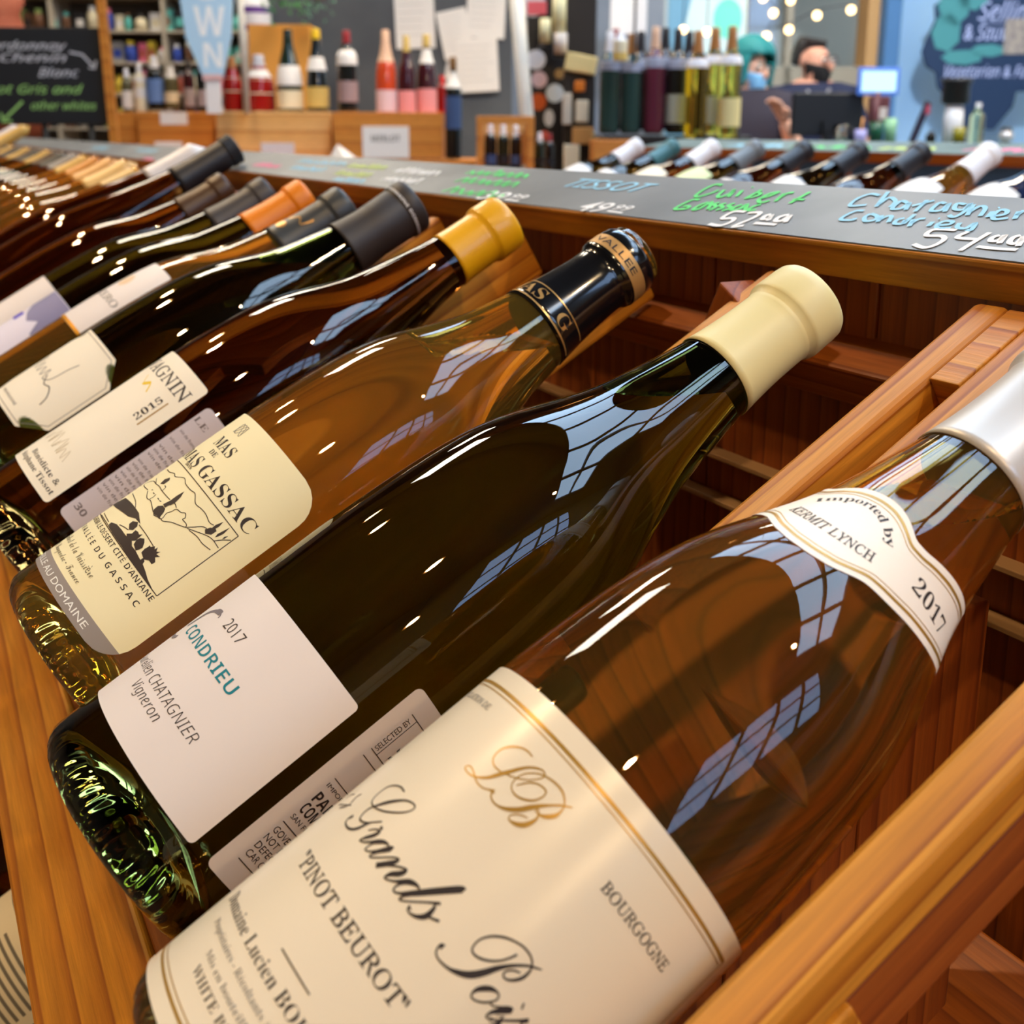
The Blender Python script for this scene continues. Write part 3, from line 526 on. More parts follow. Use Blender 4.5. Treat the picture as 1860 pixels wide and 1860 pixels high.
# --- deep green bottle, black screw cap, octagonal label
rt5 = dense(BURG, 1.02); R5 = .0418; d5 = deg(rt5, R5)
b5 = make_bottle('deep green bottle with matt black cap and octagonal signed label', rt5, G_DEEP, None, rackpt(-.66, -.180, -.068), seg=112)
cp5 = capsule_profile(rt5, .239, .292, 'screw', .0012)
headspace(rt5, G_DEEP, b5, .230)
c5 = lathe('capsule', cp5, mat('matt_black_foil', (46, 40, 38), .5), b5, 72)
mapped('lettering', [T('DOMAINE DOMAINE DOMAINE DOMAINE', 'bold', -44, 36, 281.6, 1.9)], csurf(.0165, .0004, cp5), mat('white_foil_print', (214, 210, 206), .5), c5, 1.0)
lab = sheet('front_label', rrect(d5(-112), d5(-26), 32, 92.5, 12, cham=12), rt5, R5, LAB_IVORY, b5)
oct_ = [(d5(-112)+2+12, 34), (d5(-26)-2-11, 34), (d5(-26)-2, 34+11), (d5(-26)-2, 90.5-11), (d5(-26)-13, 90.5), (d5(-112)+14, 90.5)]
print_on(lab, rt5, R5, [line(a, b, .35, 40) for a, b in zip(oct_[:-1], oct_[1:])]+[T('BOURGOGNE', 'med', d5(-84), d5(-58), 37.5, 1.6)], GREYINK, name='border')
print_on(lab, rt5, R5, [stroke(spline([(d5(p), s) for p, s in [(-96, 58), (-92, 66), (-88, 57), (-84, 63), (-80, 57), (-76, 62), (-72, 57), (-69, 63), (-66, 57), (-60, 60), (-58, 70), (-56, 76)]]), .45), stroke(spline([(d5(p), s) for p, s in [(-66, 60), (-60, 56), (-54, 57), (-48, 53), (-46, 48)]]), .6)], INK, name='signature')

# --- the row goes on: bottles whose shoulders and capsules show
def row_bottle(k, label, gl, capm, s0, s1, style, prof=BURG, sc=1.0, n=-.182, t=-.066, X=None, ex=.0005):
    rt = dense(prof, sc); b = make_bottle(label, rt, gl, None, rackpt(X if X is not None else -.66-.115*(k-5), n, t), seg=72)
    c = lathe('capsule', capsule_profile(rt, s0, s1, style, ex), capm, b, 48)
    return b, rt, c
b6, rt6, c6 = row_bottle(6, 'olive bottle with dark capsule bearing a round gold medallion', G_AMBER, mat('smoke_foil', (52, 54, 54), .4), .232, .292, 'cork', n=-.186, t=-.072)
cp6 = capsule_profile(rt6, .232, .292, 'cork')
mapped('medallion', [poly([(dc(-72)+3.6*cos(a*pi/12), 243+3.6*sin(a*pi/12)) for a in range(24)])]+[stroke(spline([(dc(-80), 250), (dc(-60), 256), (dc(-40), 253), (dc(-30), 262)]), 1.0)], csurf(RC, .0004, cp6), mat('gold_foil', (196, 150, 84)), c6, 1.0)
DV = 15.0
d6 = deg(rt6, .041)
lab = sheet('front_label', rrect(d6(-135), d6(-50), 76, 144, 2), rt6, .041, LAB_WHITE, b6)
print_on(lab, rt6, .041, [T('CICERO', 'serif', d6(-112), d6(-54), 103, 5.0)], GREYINK)
print_on(lab, rt6, .041, [poly([(d6(-84)+6*cos(a*pi/12), 122+6*sin(a*pi/12)) for a in range(24)])], mat('tan_ink', (222, 190, 150), .6), name='emblem')
print_on(lab, rt6, .041, [line((d6(-135), 77.2), (d6(-50), 77.2), 2.2, 50)], mat('gold_leaf', (220, 150, 30), .35, metal=.3), name='gold_edge')
DV = 0.0
b7, rt7, c7 = row_bottle(7, 'dark green bottle with orange capsule and mauve snow-capped label', G_DEEP, mat('orange_foil', (222, 122, 12), .4), .238, .294, 'cork', n=-.19)
d7 = deg(rt7, .041); lab = sheet('front_label', rrect(d7(-140), d7(-40), 20, 95, 2), rt7, .041, mat('label_mauve_white', (220, 212, 222), .6), b7)
mm = [(d7(p), s) for p, s in [(-140, 70), (-120, 74), (-104, 68), (-92, 76), (-80, 70), (-66, 66), (-56, 72), (-48, 62), (-40, 64)]]
V, F = [], []
for u, v in mm: V += [Vector((u, v)), Vector((u, 94.5))]
for i in range(len(mm)-1): F.append((2*i, 2*i+2, 2*i+3, 2*i+1))
print_on(lab, rt7, .041, [(V, F)], mat('mauve_ink', (130, 126, 158), .6), name='sky_print')
print_on(lab, rt7, .041, [poly([(d7(-96), 60), (d7(-82), 60), (d7(-82), 68), (d7(-96), 68)])], mat('violet_ink', (70, 50, 190), .6), .0004, name='stamp')
b8, rt8, c8 = row_bottle(8, 'green bottle with charcoal capsule and plain white label beside the mauve one', G_DEEP, mat('charcoal_foil', (60, 56, 56), .45), .236, .296, 'cork', n=-.194, ex=.001)
d8 = deg(rt8, .041); sheet('front_label', rrect(d8(-140), d8(-48), 40, 98, 2), rt8, .041, LAB_WHITE, b8)
b9, rt9, c9 = row_bottle(9, 'dark bottle with brown capsule behind the charcoal one', G_BROWN, mat('brown_foil', (70, 44, 24), .4), .238, .290, 'cork', n=-.19)
b10, rt10, c10 = row_bottle(10, 'tall brown bottle with ridged black cap touching the price board', G_BROWN, mat('ridged_black', (30, 30, 34), .45), .268, .342, 'ridge', FLUTE, 1.0, n=-.180, t=-.066, ex=.0014)
b11, rt11, c11 = row_bottle(11, 'slim brown bottle with long white capsule', G_BROWN, mat('white_foil', (214, 206, 200), .4), .262, .338, '', FLUTE, .98, n=-.180, t=-.066)
b12, rt12, c12 = row_bottle(12, 'golden bottle with plain straw capsule, left of the white capsule', G_GOLD, mat('straw_foil', (206, 168, 104), .4), .236, .292, '', t=-.075)
b13, rt13, c13 = row_bottle(13, 'golden bottle with tan capsule, second left of the white capsule', G_GOLD, mat('tan_foil', (214, 172, 104), .4), .222, .296, '')
b14, rt14, c14 = row_bottle(14, 'golden bottle with orange tan capsule, third left of the white capsule', G_GOLD, mat('amber_foil', (204, 150, 84), .4), .226, .296, '')
b15, rt15, c15 = row_bottle(15, 'amber bottle with amber capsule, fourth left of the white capsule', G_GOLD, mat('dark_amber_foil', (190, 120, 40), .4), .232, .294, '')
b16, rt16, c16 = row_bottle(16, 'olive bottle with gold capsule below the chalk sign', G_AMBER, mat('gold_capsule', (196, 152, 72), .4), .232, .294, '')
b17, rt17, c17 = row_bottle(17, 'brown bottle with grey capsule farthest along the row', G_BROWN, mat('grey_capsule', (130, 124, 118), .4), .236, .296, '')
FARW = ['second', 'third', 'fourth', 'fifth', 'sixth', 'seventh', 'eighth', 'ninth', 'tenth', 'eleventh', 'twelfth']
for i in range(10):
    k = 18+i; b, rt, c = row_bottle(k, 'dark bottle near the far end of the row, %s beyond the grey capsule' % (['first']+FARW)[i], (G_BROWN, G_DEEP, G_AMBER)[i % 3], (mat('smoke_foil', (52, 54, 54), .4), mat('gold_capsule', (196, 152, 72)), mat('brown_foil', (70, 44, 24)))[(i*2) % 3], .236, .296, '')
row_bottle(28, 'olive bottle with long gold capsule at the far end of the row', G_AMBER, mat('gold_capsule', (196, 152, 72), .4), .225, .34, '', FLUTE, 1.0, n=-.165, t=-.04)
row_bottle(30, 'dark bottle with silver capsule, last at the far end of the row', G_BROWN, mat('silver_capsule', (200, 192, 190), .4), .236, .34, '', FLUTE, 1.0, n=-.165, t=-.04)
# --- lower tier, seen below the front rail
for i, (X, lb) in enumerate([(-.30, 'dark bottle in the lower tier under the near end of the rail'), (-.415, 'dark bottle in the lower tier, second from the near end'), (-.542, 'dark bottle in the lower tier with pale striped label'), (-.652, 'dark bottle in the lower tier, fourth from the near end'), (-.772, 'dark bottle in the lower tier, fifth from the near end')]):
    rt = dense(BURG, 1.0); b = make_bottle(lb, rt, G_DEEP if i != 3 else G_BROWN, None, rackpt(X, -.365, -.215), seg=64)
    dd = deg(rt, .041)
    lathe('capsule', capsule_profile(rt, .238, .292, 'cork'), mat('smoke_foil', (52, 54, 54)), b, 40)
    if i == 2:
        l_ = sheet('front_label', rrect(dd(-120), dd(-10), 12, 46, 2), rt, .041, LAB_IVORY, b)
        print_on(l_, rt, .041, [line((dd(-70), 17+3.6*k), (dd(-18), 17+3.6*k), 1.6, 30) for k in range(7)], GREYINK, name='print')
# ------------------------------------------------------------------ wine rack
RO = Vector((-1.0, .2, 0))
rack = empty('wine_rack', RO, (0, 0, 0), 'honey coloured wooden sloping wine rack with slats and chalk price board', 'wine rack')
ROT = BROT
def rackpart(name, x0, x1, n0, n1, t0, t1, m, bev=.0012):
    """box in rack coordinates; its own origin sits in its middle so that the grain follows the piece"""
    cx, cn, ct = (x0+x1)/2, (n0+n1)/2, (t0+t1)/2
    o = box(name, x0-cx, x1-cx, -(n1-cn), -(n0-cn), t0-ct, t1-ct, m, rack, bev)
    o.rotation_euler = ROT; o.location = rackpt(cx, cn, ct)-RO; return o
def worldpart(name, x0, x1, y0, y1, z0, z1, m, bev=.0012, rot=(0, 0, 0)):
    c = Vector(((x0+x1)/2, (y0+y1)/2, (z0+z1)/2))
    o = box(name, x0-c.x, x1-c.x, y0-c.y, y1-c.y, z0-c.z, z1-c.z, m, rack, bev); o.location = c+CAMLOC-RO; o.rotation_euler = rot; return o
XL, XR = -4.0, .30
NS = -.2085
rackpart('front_rail', XL, XR, -.268, -.2415, -.1265, -.086, WOOD_X, .0015)
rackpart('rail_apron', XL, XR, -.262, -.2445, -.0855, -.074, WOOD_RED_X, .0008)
for i in range(-1, 32):
    X = -.147 if i == 0 else -.2605 if i == 1 else -.3665-.1145*(i-2)
    if i == -1: X = -.03
    rackpart('slat', X-.0068, X+.0068, NS-(.0145 if i < 1 else .030), NS, -.073, .2505, WOOD_Z, .0022)
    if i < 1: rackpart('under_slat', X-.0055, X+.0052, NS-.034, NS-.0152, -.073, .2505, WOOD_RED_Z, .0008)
# the module joint beside the near bottle: second slat, block between, partition below
rackpart('slat', -.2415, -.2285, NS-.030, NS-.0005, .135, .249, WOOD_Z, .0015)
rackpart('end_block', -.2535, -.2420, NS-.030, NS-.0006, .210, .2495, WOOD_X, .0005)
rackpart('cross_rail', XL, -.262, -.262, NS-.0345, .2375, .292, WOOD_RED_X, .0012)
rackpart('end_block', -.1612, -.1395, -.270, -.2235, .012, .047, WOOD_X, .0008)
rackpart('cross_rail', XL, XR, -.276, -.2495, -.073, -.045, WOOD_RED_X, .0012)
for X in (-.2445, -.481, -.7105, -.9395, -1.1685, -1.3975, -1.6265, -1.8555):
    for k in range(5):
        y0 = .045+k*.0515; z1 = -.300+ .577*(y0+.02)-.004
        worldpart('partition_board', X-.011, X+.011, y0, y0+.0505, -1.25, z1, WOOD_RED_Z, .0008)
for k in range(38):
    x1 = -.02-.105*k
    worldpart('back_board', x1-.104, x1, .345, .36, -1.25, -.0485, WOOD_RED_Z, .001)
for z in (-.150, -.172): worldpart('back_ledge', XL, XR, .335, .345, z-.0025, z, mat('ledge_pale', (160, 124, 84), .6), .0005)
for i in range(1, 31):      # wedge feet that carry the price board
    X = -.285-.1145*i+.02
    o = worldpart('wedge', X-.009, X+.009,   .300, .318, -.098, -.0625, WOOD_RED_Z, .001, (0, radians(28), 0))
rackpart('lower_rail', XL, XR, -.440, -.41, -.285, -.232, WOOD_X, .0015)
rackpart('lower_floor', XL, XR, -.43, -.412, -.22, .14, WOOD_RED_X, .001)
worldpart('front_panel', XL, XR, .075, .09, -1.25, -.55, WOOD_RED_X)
# chalk price board
CH_BLUE = [[(-356.8,44.7),(-362.3,45.6),(-364.6,41.5),(-363.4,35.5),(-360.6,32.3),(-354.1,34.5)],[(-355.9,48.9),(-347.8,33.5)],[(-348.7,35.7),(-349.9,43.2),(-343.6,40.1),(-340.7,34.0)],[(-335.6,38.7),(-340.9,40.9),(-339.8,35.1),(-337.7,32.4),(-334.5,34.0),(-335.6,39.3),(-331.3,32.6)],[(-330.1,43.4),(-325.8,31.7)],[(-331.9,36.8),(-326.4,43.4)],[(-319.1,41.2),(-322.2,41.7),(-320.9,36.2),(-318.9,33.5),(-315.5,35.2),(-317.5,41.5),(-313.0,33.8)],[(-309.9,41.7),(-314.0,42.0),(-310.9,36.9),(-306.8,37.0),(-308.4,42.9),(-304.8,34.8),(-305.1,29.7),(-308.6,31.2)],[(-306.5,42.2),(-301.0,32.2)],[(-302.6,35.2),(-302.6,41.0),(-299.0,39.7),(-295.3,32.3)],[(-293.8,37.3),(-291.8,32.0)],[(-294.0,40.5),(-293.6,41.0)],[(-290.0,33.2),(-287.1,35.5),(-288.6,38.7),(-291.7,39.1),(-290.9,34.3),(-287.5,30.7),(-283.3,32.7)],[(-283.8,39.0),(-280.3,32.3)],[(-281.9,35.2),(-282.5,40.3)],[(-349.8,28.6),(-353.3,28.1),(-354.3,22.9),(-352.6,18.7),(-346.7,19.4),(-347.3,21.2)],[(-343.9,26.7),(-343.6,22.9),(-339.7,19.4),(-336.7,21.2),(-338.6,24.7),(-343.9,26.7)],[(-337.3,25.9),(-333.7,19.7)],[(-334.6,21.6),(-334.3,25.3),(-332.1,25.7),(-328.6,20.3)],[(-324.9,25.2),(-326.6,23.1),(-324.8,19.7),(-321.5,20.1),(-323.0,23.7)],[(-323.5,29.2),(-320.8,19.9)],[(-320.2,24.8),(-316.4,18.5)],[(-317.9,21.2),(-318.0,25.2),(-315.7,26.5)],[(-310.1,24.2),(-308.6,20.1)],[(-310.3,27.3),(-309.7,27.6)],[(-305.2,21.6),(-301.5,23.2),(-302.1,25.7),(-305.4,25.7),(-306.1,22.7),(-303.5,19.3),(-298.4,20.6)],[(-298.3,25.2),(-296.2,21.4),(-292.3,21.1),(-292.2,26.2),(-289.0,20.1),(-291.0,20.0)]]
CH_W1 = [[(-294.5,18.9),(-303.6,17.8),(-302.5,12.4),(-295.9,13.0),(-292.6,10.2),(-292.3,5.2),(-294.8,2.5),(-301.2,4.4)],[(-289.0,18.7),(-289.1,13.2),(-280.9,13.3)],[(-280.4,19.6),(-280.0,11.3),(-279.4,3.3)],[(-275.0,18.2),(-276.2,16.0),(-274.8,13.3),(-272.2,13.9),(-273.3,18.9),(-270.2,11.9)],[(-267.7,19.7),(-268.9,17.5),(-267.2,13.4),(-264.3,13.2),(-265.9,19.3),(-262.1,11.3)],[(-275.9,7.8),(-267.2,7.8),(-260.3,8.6)]]
CH_GREEN = [[(-460.8,44.4),(-466.4,44.8),(-467.3,39.2),(-464.6,30.9),(-460.7,28.9),(-457.0,34.1),(-456.1,38.5)],[(-452.7,39.3),(-448.8,32.0),(-445.2,30.6),(-444.1,35.8),(-446.7,40.5),(-440.4,31.7)],[(-440.2,40.0),(-435.7,32.7)],[(-437.6,43.9),(-437.2,44.6)],[(-428.7,42.3),(-427.5,30.8)],[(-427.6,31.4),(-424.0,34.7),(-424.3,38.0),(-429.4,38.9)],[(-418.6,32.1),(-415.8,36.5),(-415.5,41.1),(-418.8,38.1),(-418.1,31.6),(-413.2,28.3),(-410.5,31.3)],[(-410.2,39.8),(-406.2,30.9)],[(-407.8,34.2),(-408.8,40.0),(-405.7,41.6)],[(-397.2,43.5),(-395.8,30.1)],[(-398.3,34.4),(-391.7,35.0)],[(-455.5,25.8),(-459.9,25.1),(-460.6,17.6),(-458.6,13.1),(-451.8,14.9),(-453.5,17.7),(-457.3,17.1)],[(-446.3,24.0),(-447.8,20.7),(-446.5,14.7),(-443.4,16.2),(-444.6,24.6),(-437.2,16.2)],[(-438.4,24.5),(-440.3,22.6),(-435.1,19.6),(-435.1,15.5)],[(-433.5,24.5),(-434.9,22.2),(-429.7,19.4),(-430.9,16.0)],[(-428.0,25.3),(-429.5,22.7),(-424.2,19.7),(-426.5,16.3)],[(-421.9,24.6),(-423.3,21.4),(-421.3,17.8),(-418.2,20.1),(-419.4,25.4),(-413.2,18.7)],[(-410.9,26.3),(-412.7,24.1),(-411.7,19.3),(-407.6,20.6)]]
CH_W2 = [[(-411.2,17.5),(-418.3,16.3),(-417.2,8.7),(-410.7,9.9),(-407.8,6.6),(-409.6,1.5),(-418.1,1.8)],[(-408.5,16.6),(-402.0,18.1),(-399.7,12.8),(-401.4,2.2),(-396.5,4.0)],[(-393.9,17.6),(-395.2,15.5),(-393.4,12.0),(-390.6,13.3),(-392.9,17.2),(-388.6,11.1)],[(-383.7,18.7),(-386.4,16.1),(-384.7,11.8),(-381.3,12.4),(-382.3,18.1),(-378.0,11.2)],[(-393.4,7.4),(-386.5,7.8),(-380.1,8.1)]]
TH = radians(20)
PB = Vector((0, .322, -.0412))
pb = empty('price_board'); pb.parent = rack; pb.location = PB+CAMLOC-RO; pb.rotation_euler = (TH, 0, 0)
box('board', XL, XR, 0, .0520, -.0158, -.0006, WOOD_X, pb, .001).location = (0, 0, 0)
box('slate', XL+.001, XR-.001,   .0008, .0515, -.0007, 0, SLATE, pb)
CH = {'w': mat('chalk_white', (236, 236, 234), .8), 'b': mat('chalk_blue', (150, 206, 232), .8), 'g': mat('chalk_green', (96, 214, 120), .8), 'p': mat('chalk_pink', (232, 130, 160), .8), 'y': mat('chalk_lime', (196, 214, 120), .8), 'd': mat('chalk_smear', (112, 116, 116), .9)}
def chalk(items, key):
    V, F = merge(items); o = mapped('chalk_lettering', [(V, F)], lambda u, v: Vector((u*1e-3, v*1e-3, .0004)), CH[key], pb, 30, False); return o
def price(a, b, c, base, key='w', h=15):
    its = [T(a, 'chalk', b, b+.58*(c-b), base, h), T('99', 'chalk', b+.66*(c-b), c, base+h*.42, h*.5), line((b+.66*(c-b), base+h*.26), (c, base+h*.22), 1.6, 4)]
    chalk(its, key)
def hand(ls, w): return [stroke(spline(l, 6) if len(l) > 2 else l, w) for l in ls]
chalk(hand(CH_BLUE, 1.9), 'b'); chalk(hand(CH_W1, 2.1), 'w'); chalk(hand(CH_GREEN, 2.1), 'g'); chalk(hand(CH_W2, 2.3), 'w')
chalk([T('TISSOT', 'chalk', -588, -508, 28, 12)], 'b'); price('49', -533, -490, 0, h=13)
chalk([scribble(-735, -648, 35, 9, 2.4, 8, 2), scribble(-722, -640, 21, 9, 2.4, 7, 3), scribble(-710, -626, 4, 9, 2.4, 6, 5)], 'g'); price('39', -652, -600, 0, h=13)
chalk([scribble(-850, -772, 28, 10, 2.4, 8, 6), scribble(-838, -770, 12, 9, 2.4, 7, 7)], 'w')
chalk([scribble(-960, -880, 30, 9, 2.4, 8, 8), scribble(-950, -875, 14, 9, 2.4, 7, 9)], 'y'); chalk([scribble(-925, -860, 3, 7, 2.4, 6, 10)], 'b')
chalk([scribble(-1105, -975, 32, 9, 2.4, 9, 11), scribble(-1080, -990, 16, 9, 2.4, 8, 21)], 'b'); chalk([scribble(-1204, -1116, 15, 9, 3, 8, 12)], 'p')
chalk([scribble(-1400, -1300, 30, 9, 3, 8, 13), scribble(-1380, -1300, 12, 9, 3, 8, 14)], 'b'); chalk([scribble(-1720, -1655, -1+2, 8, 3, 6, 15)], 'p'); chalk([scribble(-1900, -1760, 26, 10, 3, 9, 16), scribble(-2300, -2150, 20, 12, 4, 9, 17)], 'b')
# ------------------------------------------------------------------ room
FLOOR = noisy('floor_tile', (96, 78, 62), (122, 100, 80), 3, .6)
WALLM = mat('wall_blue', (150, 186, 216), .8)
box('floor', -10, 4, -3.5, 6.5, -.05, 0, FLOOR)['kind'] = 'structure'
ZC = 4.1
CEIL = noisy('ceiling_boards', (70, 58, 50), (92, 76, 64), 4, .8)
# ceiling with a long skylight opening (built as four strips)
cbm = bmesh.new()
SX0, SX1, SY0, SY1 = -3.6, 2.6, 1.2, 2.5
for x0, x1, y0, y1 in ((-10, 4, -3.5, SY0), (-10, 4, SY1, 6.5), (-10, SX0, SY0, SY1), (SX1, 4, SY0, SY1)): bm_box(cbm, x0, x1, y0, y1, ZC, ZC+.1)
frombm('ceiling', cbm, CEIL)['kind'] = 'structure'
sky = emis('skylight_daylight', (190, 222, 255), SKYLIGHT)
w1 = empty('window_1', ((SX0+SX1)/2, (SY0+SY1)/2, ZC)); w1['kind'] = 'structure'
def wpart(name, x0, x1, y0, y1, z0, z1, m, par):
    l = par.location; return box(name, x0-l.x, x1-l.x, y0-l.y, y1-l.y, z0-l.z, z1-l.z, m, par)
wpart('pane', SX0, SX1, SY0, SY1, ZC+.06, ZC+.065, sky, w1)
IRON = mat('window_iron', (40, 36, 38), .5)
fb = bmesh.new(); l = w1.location
for i in range(6):
    x = lerp(SX0, SX1, i/5); bm_box(fb, x-.06-l.x, x+.06-l.x, SY0-l.y, SY1-l.y, -.05, .05)
for j in range(3):
    y = lerp(SY0, SY1, j/2); bm_box(fb, SX0-l.x, SX1-l.x, y-.03-l.y, y+.03-l.y, -.04, .05)
frombm('window_frame', fb, IRON, w1)
# right wall with tall windows
xw = 3.6
rbm = bmesh.new()
for y0, y1, z0, z1 in ((-3.5, .3, 0, ZC), (2.2, 6.5, 0, ZC), (.3, 2.2, 0, 2.2), (.3, 2.2, 3.7, ZC)): bm_box(rbm, xw, xw+.15, y0, y1, z0, z1)
frombm('wall_right', rbm, mat('wall_warm', (150, 132, 112), .8))['kind'] = 'structure'
w2 = empty('window_2', (xw+.08, 1.25, 2.9)); w2['kind'] = 'structure'
wpart('pane', xw+.09, xw+.1, .3, 2.2, 2.2, 3.7, emis('side_daylight', (170, 205, 255), SIDEWIN), w2)
fb = bmesh.new(); l = w2.location
for i in range(5):
    y = lerp(.3, 2.2, i/4); bm_box(fb, -.06, .0, y-.03-l.y, y+.03-l.y, 2.2-l.z, 3.7-l.z)
for j in range(4):
    z = lerp(2.2, 3.7, j/3); bm_box(fb, -.06, 0, .3-l.y, 2.2-l.y, z-.025-l.z, z+.025-l.z)
frombm('window_frame', fb, IRON, w2)
box('wall_near', -10, 4, -3.65, -3.5, 0, ZC, mat('wall_warm', (150, 132, 112)))['kind'] = 'structure'
box('wall_left', -10.1, -9.95, -3.5, 6.5, 0, ZC, mat('wall_stone', (150, 146, 138), .8))['kind'] = 'structure'
# track lamps: warm spots above the racks
STEEL = mat('lamp_steel', (60, 60, 62), .35, metal=.6)
def track_lamp(loc, target, power, label, radius=.05):
    loc = Vector(loc); d = (Vector(target)-loc).normalized()
    e = empty('track_lamp', loc, (0, 0, 0), label, 'lamp', 'track lamps on the ceiling')
    q = d.to_track_quat('-Z', 'Y').to_euler()
    h = lathe('shade', [(.0, .14), (.035, .135), (.05, .11), (.055, .0), (.05, 0), (.046, .10), (0, .12)], STEEL, e, 24); h.rotation_euler = q
    b = lathe('bulb', [(0, .085), (.03, .075), (.042, .05), (.04, .03), (.022, .012), (0, .006)], emis('lamp_glow', (255, 196, 120), 45), e, 20); b.rotation_euler = q
    rf = lathe('reflector', [(.043, .098), (.047, .05), (.0495, .002)], emis('reflector_glow', (255, 150, 60), 9), e, 24); rf.rotation_euler = q
    for w_ in (h, b, rf): w_.scale = (1.5, 1.5, 1.5)
    tube('stem', [(0, 0, .16), (0, 0, ZC-loc.z)], .01, STEEL, e, 8)
    s = spot('track_spot', loc+d*.03, target, power, .7, 75, WARM, radius); s.parent = e; s.location = d*.03
    return e
LT = (-.5, .1, 1.1)
track_lamp((-1.85, -.75, 3.75), LT, 110, 'ceiling track lamp behind the camera on the left')
track_lamp((1.45, -.55, 3.75), LT, 110, 'ceiling track lamp behind the camera on the right')
track_lamp((1.75, 1.0, 3.75), LT, 100, 'ceiling track lamp to the right of the rack')
track_lamp((2.6, -.35, 2.75), LT, 60, 'low track lamp by the right wall')
track_lamp((-3.2, -.6, 3.75), (-2.6, .1, 1.2), 120, 'ceiling track lamp over the far end of the rack')
track_lamp((-3.9, 2.0, 3.75), (-4.3, 2.2, 1.4), 160, 'ceiling track lamp in front of the crates')
track_lamp((-1.0, 3.3, 3.75), (-3.0, 3.4, 1.3), 120, 'ceiling track lamp over the counter')

PANEL = emis('panel_glow', (255, 240, 216), 26)  # fill panels added under the ceiling to brighten the back of the shop
for i, (x, y) in enumerate(((-3.9, .2), (-4.6, 3.6), (-2.7, 4.0), (-6.2, 1.2), (-1.6, 4.9))):
    e = empty('added_fill_panel', (x, y, ZC-.06), (0, 0, 0), 'square ceiling panel light %s' % ('over the far end of the rack', 'over the crates', 'over the counter', 'over the far shelves', 'near the blue wall')[i], 'ceiling light', 'ceiling panel lights')
    box('housing', -.42, .42, -.42, .42, 0, .06, STEEL, e); box('diffuser', -.4, .4, -.4, .4, -.006, -.001, PANEL, e)

wl = empty('added_wall_fill', (-1.9, 3.0, 3.9), (0, 0, 0), 'cool white lamp washing the blue wall', 'lamp'); lathe('shade', [(0, .1), (.06, .08), (.07, 0), (.06, 0), (0, .06)], STEEL, wl, 20)  # extra fill lamp, added to lift the blue wall and mural
tube('stem', [(0, 0, .08), (0, 0, ZC-3.9)], .012, STEEL, wl)
s_ = spot('wall_fill_light', (-1.9, 3.0, 3.85), at(1760, 120, 6.8), 420, .8, 80, (.86, .94, 1), .05); s_.parent = wl; s_.location = (0, 0, -.05)
# ------------------------------------------------------------------ shop behind the rack
YB = radians(61.87)                         # background furniture faces the aisle
def put(name, px, py, D, label, cat, group=None, rz=0):
    return empty(name, at(px, py, D), (0, 0, YB+rz), label, cat, group)
def vbottle(px, yt, yb, D, label, gl, capm, labm=None, lab=(.12, .42), neck=None, prof=BORD, group=None, caph=.2, cat='bottle', wid=None, name='bottle', capst=''):
    k = D/FPX; h = (yb-yt)*k; b0 = prof[-1][0]+.001
    sc = h/b0; ws = (wid*k/2/(prof[0][1]*1e-3)) if wid else sc
    rt = [(z*sc, r*ws/sc*sc) for z, r in dense(prof, 1)]
    rt = [(z, r/sc*sc) for z, r in rt]
    e = put(name, px, yb, D, label, cat, group)
    pr = [(0, 0), (rt[0][1]-.006, 0), (rt[0][1], .006)]+[(r, z) for z, r in rt if z > .012]+[(0, rt[-1][0]+.001)]
    lathe('glass', pr, gl, e, 28)
    f = lambda s: interp(rt, s)
    if capm: lathe('capsule', [(f(h*(1-caph))+.0005, h*(1-caph)), (f(h*(1-caph*.5))+.0007, h*(1-caph*.5)), (f(h)+.001, h-.003), (f(h)-.002, h+.001), (0, h+.001)], capm, e, 24)
    if labm: lathe('label', [(f(h*lab[0])+.0006, h*lab[0]), (f(h*lab[1])+.0006, h*lab[1])], labm, e, 28)
    if neck: lathe('neck_label', [(f(h*(neck[1]+(neck[2]-neck[1])*i/6))+.0008, h*(neck[1]+(neck[2]-neck[1])*i/6)) for i in range(7)], neck[0], e, 28)
    return e
def bbox_(name, px0, px1, py0, py1, D, depth, m, label, cat, group=None, bev=.003, rz=0, part='body', at_back=False):
    """upright box whose front face spans the given picture rectangle at distance D"""
    k = D/FPX; e = put(name, (px0+px1)/2, py1, D, label, cat, group, rz); w = (px1-px0)*k; h = (py1-py0)*k
    box(part, -w/2, w/2, 0, depth, 0, h, m, e, bev); e['_'] = 0; del e['_']
    return e, w, h, k
def card(parent, name, x0, x1, z0, z1, y, m, th=.002):
    return box(name, x0, x1, y-th, y, z0, z1, m, parent)
def wall_text(parent, items, m, y, name='lettering'):
    V, F = merge(items); return mapped(name, [(V, F)], lambda u, v: Vector((u*1e-3, y-.001, v*1e-3)), m, parent, 60, False)
cw = mat
